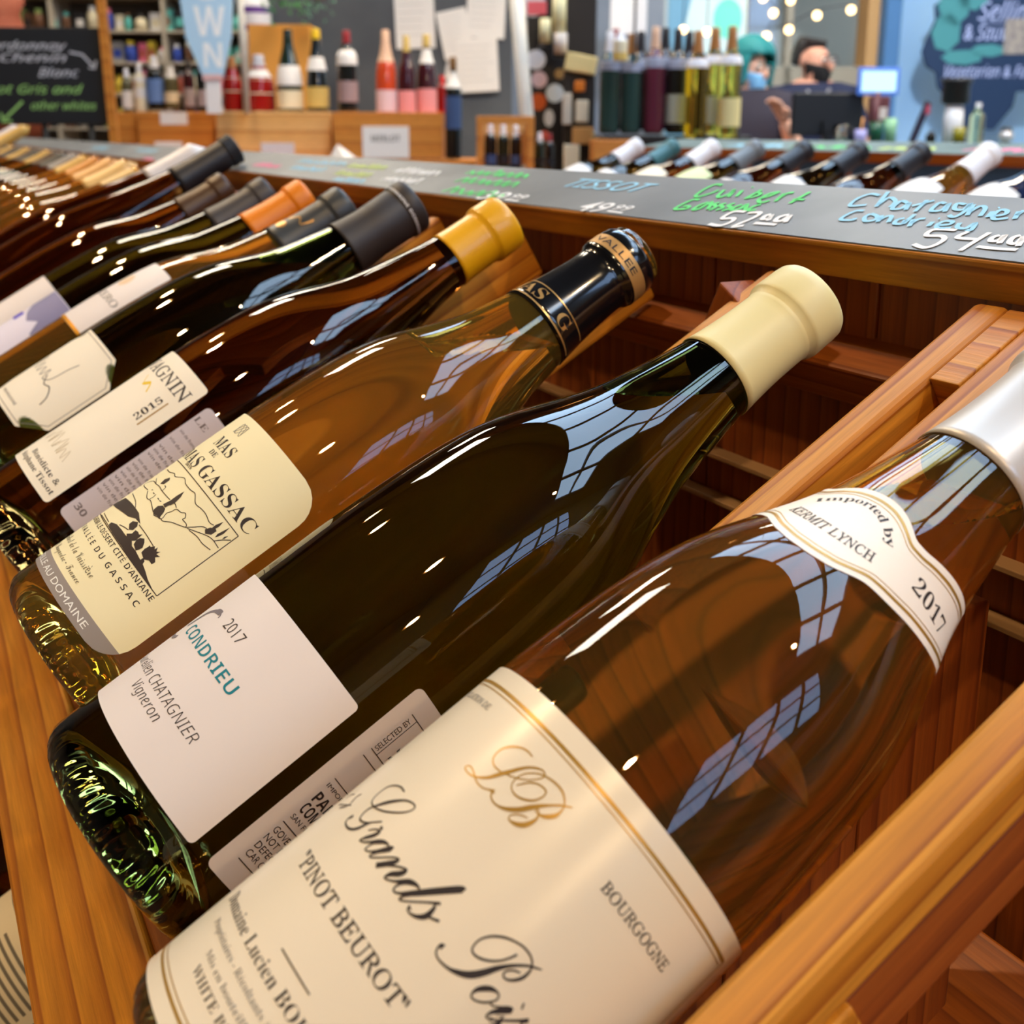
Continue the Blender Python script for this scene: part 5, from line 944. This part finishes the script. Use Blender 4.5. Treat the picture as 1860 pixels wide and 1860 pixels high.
# poster on the glass and aqua window glare painted on as a patch
e, w, h, k = bbox_('paper_poster', 1108, 1174, -40, 62, 6.3, .004, mat('poster_white', (232, 230, 232), .6), 'white poster hanging above the dark bottles', 'poster', part='sheet')
tube('cord', [(0, .002, h), (0, .002, ZC-e.location.z)], .003, STEEL, e)
e, w, h, k = bbox_('glass_screen', 1206, 1345, -60, 235, 6.2, .01, mat('screen_blue', (110, 160, 190), .25), 'blue and aqua painted screen behind the golden bottles', 'screen', part='panel')
n = 18; V = [((x-1275)*k, -.002, (235-y)*k) for x, y in ((1256, 235), (1236, 60), (1262, -60), (1345, -60), (1345, 235))]; mesh('pale_stripe', V, [tuple(range(5))], mat('screen_pale', (196, 222, 226), .4), e)
V = [((1312-1275+26*cos(i*pi/9))*k, -.004, (235-44+34*sin(i*pi/9))*k) for i in range(n)]; mesh('painted_glare', V, [tuple(range(n))], mat('glare_turq', (110, 222, 200), .4), e)
box('foot', -w/2, w/2, 0, .01, -e.location.z, 0, MATS['screen_blue'], e)
# mural board
MB_ = put('mural_board', 1775, 236, 6.6, 'navy cut-out mural board with pale hand lettering and leaves', 'mural'); k = 6.6/FPX
out = [(-104, 160), (-92, 190), (-96, 214), (-70, 236), (-60, 300), (110, 300), (110, 70), (64, 66), (60, 40), (30, 0), (-46, 0), (-50, 48), (-78, 74), (-84, 100), (-102, 110), (-112, 136)]
bm = bmesh.new(); vs = [bm.verts.new((x*k, 0, z*k)) for x, z in out]; f = bm.faces.new(vs); r = bmesh.ops.extrude_face_region(bm, geom=[f])
for v in r['geom']:
    if isinstance(v, bmesh.types.BMVert): v.co.y += .02
bmesh.ops.recalc_face_normals(bm, faces=bm.faces[:]); frombm('board', bm, mat('mural_navy', (14, 46, 84), .6), MB_)
q = lambda s, x0, x1, z, c, st='chalk': T(s, st, x0*k*1e3, x1*k*1e3, z*k*1e3, c*k*1e3)
wall_text(MB_, [q('Selling', -18, 92, 190, 30), q('& Sauv', -40, 40, 156, 26), q('Vegetarian & Farm', -68, 104, 92, 20), stroke([(-10*k*1e3, 186*k*1e3), (60*k*1e3, 184*k*1e3)], 4)], mat('mural_lilac', (170, 186, 236), .7), 0)
for i, (x, z, rx, rz_) in enumerate(((-62, 214, 26, 32), (-72, 168, 24, 30), (-30, 232, 26, 24), (-40, 126, 34, 12), (6, 138, 30, 10))):
    V = [((x+rx*cos(a*pi/7)*(1+.12*(a % 2)))*k, -.0015, (z+rz_*sin(a*pi/7)*(1+.12*(a % 2)))*k) for a in range(14)]
    mesh('painted_leaf', V, [tuple(range(14))], mat('mural_teal', (66, 140, 150), .7), MB_)
box('taped_poster', 32*k, 86*k, -.004, -.001, 132*k, 192*k, noisy('taped_poster', (120, 116, 122), (166, 158, 150), 30, .7), MB_)
V = [(64*k, -.003, 66*k), (64*k, -.003, 20*k), (110*k, -.003, 0), (110*k, -.003, 66*k)]
# string of bulbs
pts = [(1300, -40), (1386, -4), (1405, 24), (1436, 0), (1392, 66), (1433, 54), (1484, 28), (1546, 18), (1580, -30)]
sl = put('string_lights', 1440, 20, 5.9, 'string of warm round bulbs hanging before the window', 'string lights'); base = sl.matrix_basis.copy()
inv = (Matrix.Translation(sl.location) @ Euler((0, 0, YB)).to_matrix().to_4x4()).inverted()
GLOWB = emis('bulb_glow', (255, 214, 150), 7)
P = [inv @ at(x, y, 5.9) for x, y in pts]
tube('cord', [P[0]]+[p+Vector((0, 0, .03)) for p in P[1:-1]]+[P[-1]], .003, DKC, sl, 6)
def ball(name, c, r, m, par, sx=1, sy=1, sz=1, seg=16):
    bm = bmesh.new(); bmesh.ops.create_uvsphere(bm, u_segments=seg, v_segments=seg//2, radius=1)
    for v in bm.verts: v.co = Vector((v.co.x*r*sx, v.co.y*r*sy, v.co.z*r*sz))
    o = frombm(name, bm, m, par, True); o.location = c; return o
for p in P[1:-1]: ball('bulb', p, .021, GLOWB, sl)
for x, y in ((1241, 54), (1284, 58)):
    e = put('hanging_bulb', x, y, 4.2, 'warm bulb hanging over the golden bottles, %s of the pair' % ('left' if x < 1260 else 'right'), 'bulb', 'pair of hanging bulbs'); ball('glow', (0, 0, 0), .014, GLOWB, e); tube('cord', [(0, 0, .01), (0, 0, ZC-e.location.z)], .002, DKC, e, 6)
# ------------------------------------------------------------------ second rack across the aisle
FO = Vector((-.9, 1.25, 0)); F2 = Vector((0, 1.265, -.028))      # front of its price board, camera relative
rk = empty('wine_rack', FO, (0, 0, 0), 'second sloping wine rack across the aisle with tilted bottles', 'wine rack')
def f2(X, n, t): return CAMLOC+F2+Vector((X, -sin(EL)*n+cos(EL)*t, cos(EL)*n+sin(EL)*t))
def fpart(name, x0, x1, n0, n1, t0, t1, m, bev=.002):
    cx, cn, ct = (x0+x1)/2, (n0+n1)/2, (t0+t1)/2
    o = box(name, x0-cx, x1-cx, -(n1-cn), -(n0-cn), t0-ct, t1-ct, m, rk, bev); o.rotation_euler = BROT; o.location = f2(cx, cn, ct)-FO; return o
FX0, FX1 = -1.86, -.50
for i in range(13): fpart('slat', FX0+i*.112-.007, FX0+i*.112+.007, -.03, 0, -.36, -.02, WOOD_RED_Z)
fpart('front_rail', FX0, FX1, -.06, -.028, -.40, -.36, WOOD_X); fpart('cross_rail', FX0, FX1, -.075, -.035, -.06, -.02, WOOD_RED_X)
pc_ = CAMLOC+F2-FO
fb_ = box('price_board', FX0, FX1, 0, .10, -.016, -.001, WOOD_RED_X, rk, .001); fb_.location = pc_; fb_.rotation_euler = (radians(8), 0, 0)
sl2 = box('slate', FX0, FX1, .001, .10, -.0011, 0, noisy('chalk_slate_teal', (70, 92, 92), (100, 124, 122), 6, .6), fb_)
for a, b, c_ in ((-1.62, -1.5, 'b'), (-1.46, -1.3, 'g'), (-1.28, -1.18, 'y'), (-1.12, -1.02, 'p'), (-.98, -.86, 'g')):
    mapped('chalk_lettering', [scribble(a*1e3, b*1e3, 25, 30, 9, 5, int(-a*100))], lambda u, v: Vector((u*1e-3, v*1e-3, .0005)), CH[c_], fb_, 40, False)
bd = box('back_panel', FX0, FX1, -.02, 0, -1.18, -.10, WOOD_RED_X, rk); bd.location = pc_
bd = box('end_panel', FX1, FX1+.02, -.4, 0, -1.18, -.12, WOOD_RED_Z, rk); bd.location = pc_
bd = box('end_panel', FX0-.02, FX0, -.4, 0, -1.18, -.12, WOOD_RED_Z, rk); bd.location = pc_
fr_ = 'tilted bottles in the second rack'
spec2 = [('white cap and pale blue label', G_DEEP, WHC, WL), ('teal cap and pale label', G_DEEP, mat('teal_cap', (60, 110, 116), .4), WL), ('long white cap and ivory label', G_BROWN, WHC, LAB_IVORY), ('grey cap and lime label', G_DEEP, mat('grey_cap', (110, 116, 120), .4), mat('label_lime', (214, 224, 170), .6)), ('dark cap and white label', G_BROWN, DKC, WL), ('green-black cap and round white label', G_DEEP, DKC, WL), ('plain black cap and brown shoulders', G_BROWN, DKC, LAB_CREAM), ('big white cap on clear glass', G_GOLD, WHC, WL), ('navy glass and silver cap', mat('navy_glass', (20, 34, 64), .1, coat=.6), mat('silver_cap', (190, 190, 194), .3), WL), ('green band label and white cap', G_DEEP, WHC, mat('label_green', (60, 130, 84), .5)), ('black cap at the right end', G_BROWN, DKC, LAB_IVORY), ('dark cap at the left end', G_DEEP, DKC, WL)]
rtf = dense(BURG, 1.0); first = {}
for i in range(12):
    X = FX0+.056+.112*i; nm, g_, c_, l_ = spec2[i]
    if i == 12: nm, g_, c_, l_ = 'olive cap beyond the right edge', G_AMBER, mat('olive_cap', (96, 90, 50), .4), CR
    b = make_bottle('tilted bottle across the aisle with '+nm, rtf, g_, None, f2(X, .022, -.322), seg=40, group=fr_)
    lathe('capsule', capsule_profile(rtf, .232, .292, 'cork', .0008), c_, b, 32)
    dd = deg(rtf, .041); sheet('front_label', rrect(dd(-140), dd(-35), 60, (166, 150, 172, 176, 140, 160, 120, 176, 168, 180, 150, 150)[i], 2), rtf, .041, l_, b)
# --- counter objects
CN = put('sales_counter', 1600, 262, 4.6, 'blue-grey sales counter behind the second rack', 'counter'); k = 4.6/FPX
box('counter_top', -300*k, 330*k, -.12, .26, -.04, 0, mat('counter_top', (90, 112, 112), .4), CN, .004); box('counter_front', -290*k, 320*k, 0, .04, -CN.location.z, -.04, mat('counter_front', (66, 84, 100), .6), CN); box('counter_end', -290*k, -286*k, .04, .25, -CN.location.z, -.04, MATS['counter_front'], CN); box('counter_end', 316*k, 320*k, .04, .25, -CN.location.z, -.04, MATS['counter_front'], CN)
mo = put('monitor', 1498, 261, 4.72, 'black computer monitor seen from behind in front of the man', 'monitor'); k = 4.72/FPX
box('screen', -62*k, 66*k, 0, .03, 14*k, 90*k, mat('monitor_black', (16, 18, 22), .4), mo, .006); box('neck', -8*k, 8*k, -.03, 0, 0, 40*k, MATS['monitor_black'], mo); box('foot', -30*k, 30*k, -.08, .06, 0, .008, MATS['monitor_black'], mo)
tb = put('tablet', 1588, 261, 4.66, 'glowing white tablet screen on a stand above the counter', 'tablet'); k = 4.7/FPX
box('case', -37*k, 37*k, 0, .012, 84*k, 132*k, mat('tablet_blue', (70, 120, 220), .4), tb, .004); box('display', -31*k, 31*k, -.0015, -.0003, 90*k, 126*k, emis('tablet_glow', (196, 234, 255), 1.5), tb); tube('stand', [(0, .02, 0), (0, .012, 90*k)], 7*k, mat('stand_maroon', (96, 50, 56), .5), tb); lathe('stand_foot', [(0, -.004), (26*k, -.004), (26*k, .006), (0, .006)], MATS['stand_maroon'], tb, 24)
tm = put('card_terminal', 1590, 222, 4.80, 'maroon card terminal under the tablet', 'terminal')
box('body', -18*k, 18*k, -.05, -.012, 0, 46*k, MATS['stand_maroon'], tm, .004); box('keypad', -12*k, 12*k, -.053, -.05, 6*k, 26*k, WHC, tm)
box('arm', -6*k, 6*k, -.03, -.012, -39*k, 0, MATS['stand_maroon'], tm)
def tumbler(px, yt, yb, D, label, g_, taper=1.2, wpx=26):
    e = put('glass_tumbler', px, yb, D, label, 'glass'); k = D/FPX; h = (yb-yt)*k; r0 = wpx/2*k
    lathe('wall', [(0, 0), (r0/taper, 0), (r0, h), (r0*.92, h), (r0/taper*.9, .006), (0, .006)], g_, e, 24); return e
tumbler(1528, 228, 261, 4.55, 'clear tumbler on the counter before the monitor', GW, 1.2, 34)
tumbler(1562, 236, 261, 4.53, 'lilac glass with orange stirrer on the counter', mat('lilac_glass', (170, 170, 226), .15), 1.1, 22)
tube('stirrer', [(0, 0, .02), (.006, 0, .1)], .004, mat('stirrer_orange', (214, 150, 80), .5), bpy.data.objects[-1] if False else [o for o in C.objects if o.name.startswith('glass_tumbler') and o.get('label', '').startswith('lilac')][0])
tumbler(1590, 222, 261, 4.54, 'dark green glass on the counter', mat('dark_green_tumbler', (20, 76, 52), .15), 1.05, 24)
tumbler(1615, 216, 261, 4.56, 'pale green glass on the counter beside the dark one', mat('pale_green_tumbler', (130, 180, 140), .15), 1.05, 22)
e = put('leaning_sign', 1650, 261, 4.58, 'dark blade-shaped sign leaning over the counter', 'sign'); k = 4.58/FPX
mesh('blade', [(0, 0, 0), (12*k, 0, 0), (36*k, 0, 70*k), (26*k, 0, 76*k), (0, .015, 0), (12*k, .015, 0), (36*k, .015, 70*k), (26*k, .015, 76*k)], [(0, 1, 2, 3), (7, 6, 5, 4), (0, 4, 5, 1), (1, 5, 6, 2), (2, 6, 7, 3), (3, 7, 4, 0)], mat('blade_navy', (34, 30, 50), .4), e)
box('red_edge', 26*k, 34*k, -.002, 0, 52*k, 68*k, mat('edge_red', (170, 70, 90), .5), e)
vbottle(1690, 238, 261, 4.56, 'small black bottle on the counter', GD, DKC, None, (0, 0), None, BORD, None, .3, wid=18, name='bottle')
e = put('storage_jar', 1728, 261, 4.62, 'white jar with broad black lid on the counter', 'jar'); k = 4.62/FPX
lathe('jar', [(0, 0), (16*k, 0), (17*k, 40*k), (15*k, 70*k), (0, 70*k)], WHC, e, 24); lathe('lid', [(15*k, 68*k), (24*k, 72*k), (24*k, 104*k), (27*k, 106*k), (27*k, 114*k), (0, 114*k)], mat('lid_black', (26, 28, 34), .4), e, 24)
tumbler(1741, 232, 261, 4.51, 'olive glass jar on the counter', mat('olive_tumbler', (130, 122, 20), .2), 1.0, 22)
vbottle(1771, 190, 261, 4.6, 'clear pale yellow bottle on the counter', glass('pale_yellow_glass', (.9, .92, .55), 1.4), WHC, None, (0, 0), None, BORD, None, .1, wid=26)
e = put('door_knob', 1826, 262, 4.56, 'round silver knob with black cap at the right of the counter', 'knob'); k = 4.56/FPX
ball('knob', (0, 0, 14*k), 13*k, mat('knob_silver', (200, 196, 196), .3, metal=.5), e); lathe('cap', [(4*k, 22*k), (10*k, 20*k), (9*k, 30*k), (0, 30*k)], DKC, e, 20); lathe('stem', [(0, 0), (5*k, 0), (5*k, 6*k), (0, 6*k)], DKC, e, 16)
# ------------------------------------------------------------------ people behind the counter
SKIN = mat('skin_warm', (206, 150, 126), .55); SKIN2 = mat('skin_fair', (222, 172, 148), .55)
def person(px, ytop, D, label, skinm, hgt, head_yaw, head_pitch, hair, hairm, maskm, shirtm, trouserm, arms, lean=0):
    """local frame: +x picture right, +y away, z up; head_yaw 0 looks at the camera, + turns to picture right"""
    top = at(px, ytop, D); e = empty('person', Vector((top.x, top.y, 0)), (0, 0, YB), label, 'person'); z = top.z
    s = hgt/1.75; hz = z-.12*s            # head centre
    sh = z-.262*s; hip = z-.84*s
    lx = lean
    V = [(0, 0, hip), (lx*.3, 0, hip+.16*s), (lx*.6, 0, sh-.14*s), (lx*.8, 0, sh-.02*s), (lx*.9, -.01, sh+.05*s), (lx, -.02, hz-.07*s), (lx, -.01, hz+.01), (lx, .0, hz+.055*s)]
    R_ = [(.15*s, .11*s), (.145*s, .10*s), (.17*s, .11*s), (.12*s, .085*s), (.055*s, .055*s), (.062*s, .07*s), (.076*s, .09*s), (.062*s, .072*s)]
    E = [(i, i+1) for i in range(7)]
    for sgn, pts in zip((-1, 1), arms):
        k0 = len(V); V.append((lx*.8+sgn*.17*s, 0, sh-.04*s)); R_.append(.06*s); E.append((3, k0))
        for p, r in zip(pts, (.045*s, .034*s, .028*s)): V.append(p(z, s, lx)); R_.append(r); E.append((len(V)-2, len(V)-1))
    for sgn in (-1, 1):
        k0 = len(V)
        for p, r in (((sgn*.09*s, 0, hip-.1*s), .09*s), ((sgn*.10*s, 0, (hip)*.5), .06*s), ((sgn*.10*s, .02, .09), .042*s), ((sgn*.11*s, -.10, .035), .032*s)): V.append(p); R_.append(r); E.append((0 if len(V)-1 == k0 else len(V)-2, len(V)-1))
    body = skin('body', V, E, R_, skinm, e)
    hd = Matrix.Translation((lx, -.005, hz)) @ Euler((head_pitch, 0, head_yaw)).to_matrix().to_4x4()
    def hp(x, y, z_): return hd @ Vector((x*s, y*s, z_*s))
    rot = (head_pitch, 0, head_yaw)
    n_ = ball('nose', hp(0, -.105, -.012), .016*s, skinm, e, .8, 1.1, 1.4); n_.rotation_euler = rot
    for sx in (-1, 1):
        q = ball('ear', hp(sx*.078, .01, -.005), .03*s, skinm, e, .35, .7, 1.1); q.rotation_euler = rot
        q = ball('eye', hp(sx*.031, -.082, .014), .012*s, mat('eye_white', (232, 228, 222), .3), e); ball('iris', (0, -.009*s, 0), .006*s, mat('iris_dark', (40, 28, 22), .3), q)
        q = ball('eyebrow', hp(sx*.031, -.088, .036), .017*s, hairm, e, 1.2, .3, .25); q.rotation_euler = rot
    # face mask: a curved shell over nose, mouth and chin
    vs, fs = [], []; NU, NV = 12, 8
    for j in range(NV+1):
        tz = lerp(-.105, -.012, j/NV)
        for i in range(NU+1):
            a = lerp(-1.35, 1.35, i/NU); bulge = .014*(1-abs(a)/1.4)+.006*sin(pi*j/NV); vs.append(hp(sin(a)*.082*(1-.35*(1-j/NV)**2), -cos(a)*(.094+bulge)+.004, tz))
    for j in range(NV):
        for i in range(NU): k0 = j*(NU+1)+i; fs.append((k0, k0+1, k0+NU+2, k0+NU+1))
    mk = mesh('face_mask', vs, fs, maskm, e, True); so = mk.modifiers.new('t', 'SOLIDIFY'); so.thickness = .004
    for sx in (-1, 1): tube('mask_strap', [hp(sx*.08, -.02, -.03), hp(sx*.084, .012, -.012)], .003, maskm, e, 6)
    hair(e, hp, rot, s, hairm)
    # T-shirt over the torso and upper arms
    V2 = [(0, 0, hip-.02*s), (lx*.3, 0, hip+.16*s), (lx*.6, 0, sh-.14*s), (lx*.8, 0, sh-.025*s), (lx*.88, -.008, sh+.03*s)]; R2_ = [(.185*s, .14*s), (.18*s, .135*s), (.205*s, .145*s), (.165*s, .12*s), (.095*s, .09*s)]; E2 = [(0, 1), (1, 2), (2, 3), (3, 4)]
    for sgn, pts in zip((-1, 1), arms):
        a = Vector((lx*.8+sgn*.17*s, 0, sh-.04*s)); b = Vector(pts[0](z, s, lx)); k0 = len(V2); V2 += [a, a.lerp(b, .8)]; R2_ += [.088*s, .074*s]; E2 += [(3, k0), (k0, k0+1)]
    skin('shirt', V2, E2, R2_, shirtm, e)
    V3 = [(0, 0, hip+.02*s)]; R3 = [(.18*s, .138*s)]; E3 = []
    for sgn in (-1, 1):
        for i, (p, r) in enumerate((((sgn*.09*s, 0, hip-.1*s), .098*s), ((sgn*.10*s, 0, hip*.5), .072*s), ((sgn*.10*s, .02, .08), .055*s))): V3.append(p); R3.append(r); E3.append((0 if i == 0 else len(V3)-2, len(V3)-1))
    skin('trousers', V3, E3, R3, trouserm, e)
    # hands: palm, four fingers, thumb
    for sgn, pts in zip((-1, 1), arms):
        w_ = Vector(pts[1](z, s, lx)); h_ = Vector(pts[2](z, s, lx)); d = (h_-w_).normalized(); sd = d.cross(Vector((0, 0, 1))).normalized(); dn_ = sd.cross(d)
        V4 = [w_.lerp(h_, .9), h_+d*.035*s, h_+d*.06*s]; R4_ = [.024*s, (.034*s, .018*s), (.034*s, .016*s)]; E4 = [(0, 1), (1, 2)]
        for i, ln in enumerate((.058, .068, .064, .05)):
            b = h_+d*.075*s+sd*((i-1.5)*.019*s); k0 = len(V4); V4 += [b, b+d*ln*.5*s-dn_*.006*s, b+d*ln*.9*s-dn_*.024*s]; R4_ += [.010*s, .009*s, .0075*s]; E4 += [(2, k0), (k0, k0+1), (k0+1, k0+2)]
        k0 = len(V4); b = h_+d*.02*s-sd*sgn*.034*s; V4 += [b, b+d*.03*s-sd*sgn*.016*s, b+d*.056*s-sd*sgn*.018*s-dn_*.01*s]; R4_ += [.012*s, .011*s, .009*s]; E4 += [(1, k0), (k0, k0+1), (k0+1, k0+2)]
        skin('hand', V4, E4, R4_, skinm, e, 2)
    return e, hp, z, s
def hair_receding(e, hp, rot, s, m):
    vs, fs = [], []; NU, NV = 16, 7
    for j in range(NV+1):
        tz = lerp(-.05, .075, j/NV)
        for i in range(NU+1):
            a = lerp(-1.45, 1.45, i/NU); rr = sqrt(max(0, 1-(tz/.135)**2)); vs.append(hp(sin(a)*.088*rr, cos(a)*.106*rr+.006, tz+.012))
    for j in range(NV):
        for i in range(NU): k0 = j*(NU+1)+i; fs.append((k0, k0+1, k0+NU+2, k0+NU+1))
    o = mesh('hair', vs, fs, m, e, True); q = o.modifiers.new('t', 'SOLIDIFY'); q.thickness = .012
def hair_long(e, hp, rot, s, m):
    vs, fs = [], []; NU, NV = 18, 12; rq = random.Random(5)
    for j in range(NV+1):
        tz = lerp(-.085, .125, j/NV)
        for i in range(NU+1):
            a = lerp(-2.25 if tz < .06 else -pi, 2.25 if tz < .06 else pi, i/NU); rr = sqrt(max(0, 1-(max(tz, 0)/.128)**2)); wv = 1+.05*sin(5*a+9*tz)+.03*rq.random(); vs.append(hp(sin(a)*.104*rr*wv, cos(a)*.118*rr*wv+.008, tz+.01))
    for j in range(NV):
        for i in range(NU): k0 = j*(NU+1)+i; fs.append((k0, k0+1, k0+NU+2, k0+NU+1))
    o = mesh('hair', vs, fs, m, e, True); q = o.modifiers.new('t', 'SOLIDIFY'); q.thickness = .014
NAVY = mat('shirt_navy', (18, 28, 60), .8)
man, hp, zt, sm = person(1482, 62, 5.7, 'person in a navy T-shirt and black face mask looking down behind the monitor', SKIN, 1.78, radians(38), radians(14), hair_receding, mat('hair_dark', (34, 30, 30), .6), mat('mask_black', (20, 18, 20), .8), NAVY, mat('trousers_dark', (36, 36, 44), .8),
    ([lambda z, s, l: (-.215*s, -.04, z-.56*s), lambda z, s, l: (-.16*s, -.26, z-.62*s), lambda z, s, l: (-.10*s, -.32, z-.63*s)], [lambda z, s, l: (.26*s, -.06, z-.58*s), lambda z, s, l: (.22*s, -.30, z-.60*s), lambda z, s, l: (.16*s, -.36, z-.61*s)]), lean=-.0)
gm = mat('spectacle_frame', (90, 50, 46), .3)
for sx in (-1, 1): tube('spectacles', [hp(sx*.031+.022*cos(a*pi/6), -.101, .012+.017*sin(a*pi/6)) for a in range(13)], .0022, gm, man, 6)
tube('spectacles', [hp(-.009, -.104, .014), hp(.009, -.104, .014)], .002, gm, man, 6)
tube('lanyard', [(-.05, -.10, zt-.27*sm), (.0, -.14, zt-.36*sm), (.06, -.10, zt-.26*sm)], .010, mat('lanyard_grey', (130, 130, 140), .7), man, 8)
ball('shirt_emblem', (-.02, -.14, zt-.44*sm), .018, mat('emblem_pale_blue', (120, 140, 200), .6), man, 1, .2, 1.3)
wom, hp2, zw, sw = person(1366, 74, 5.2, 'person with teal hair and pale blue face mask leaning over the counter', SKIN2, 1.66, radians(34), radians(16), hair_long, mat('hair_teal', (8, 120, 124), .6), mat('mask_blue', (130, 190, 236), .7), mat('shirt_dark', (44, 40, 54), .8), mat('trousers_black', (28, 28, 32), .8),
    ([lambda z, s, l: (-.20*s, -.10, z-.54*s), lambda z, s, l: (-.06*s, -.24, z-.50*s), lambda z, s, l: (.02*s, -.25, z-.49*s)], [lambda z, s, l: (.20*s, -.14, z-.52*s), lambda z, s, l: (.14*s, -.24, z-.42*s), lambda z, s, l: (.11*s, -.26, z-.37*s)]), lean=0)
skin('apron', [(0, 0, zw-.80*sw), (0, 0, zw-.60*sw), (0, 0, zw-.47*sw)], [(0, 1), (1, 2)], [(.205*sw, .155*sw), (.20*sw, .150*sw), (.215*sw, .155*sw)], mat('apron_white', (214, 208, 212), .8), wom)
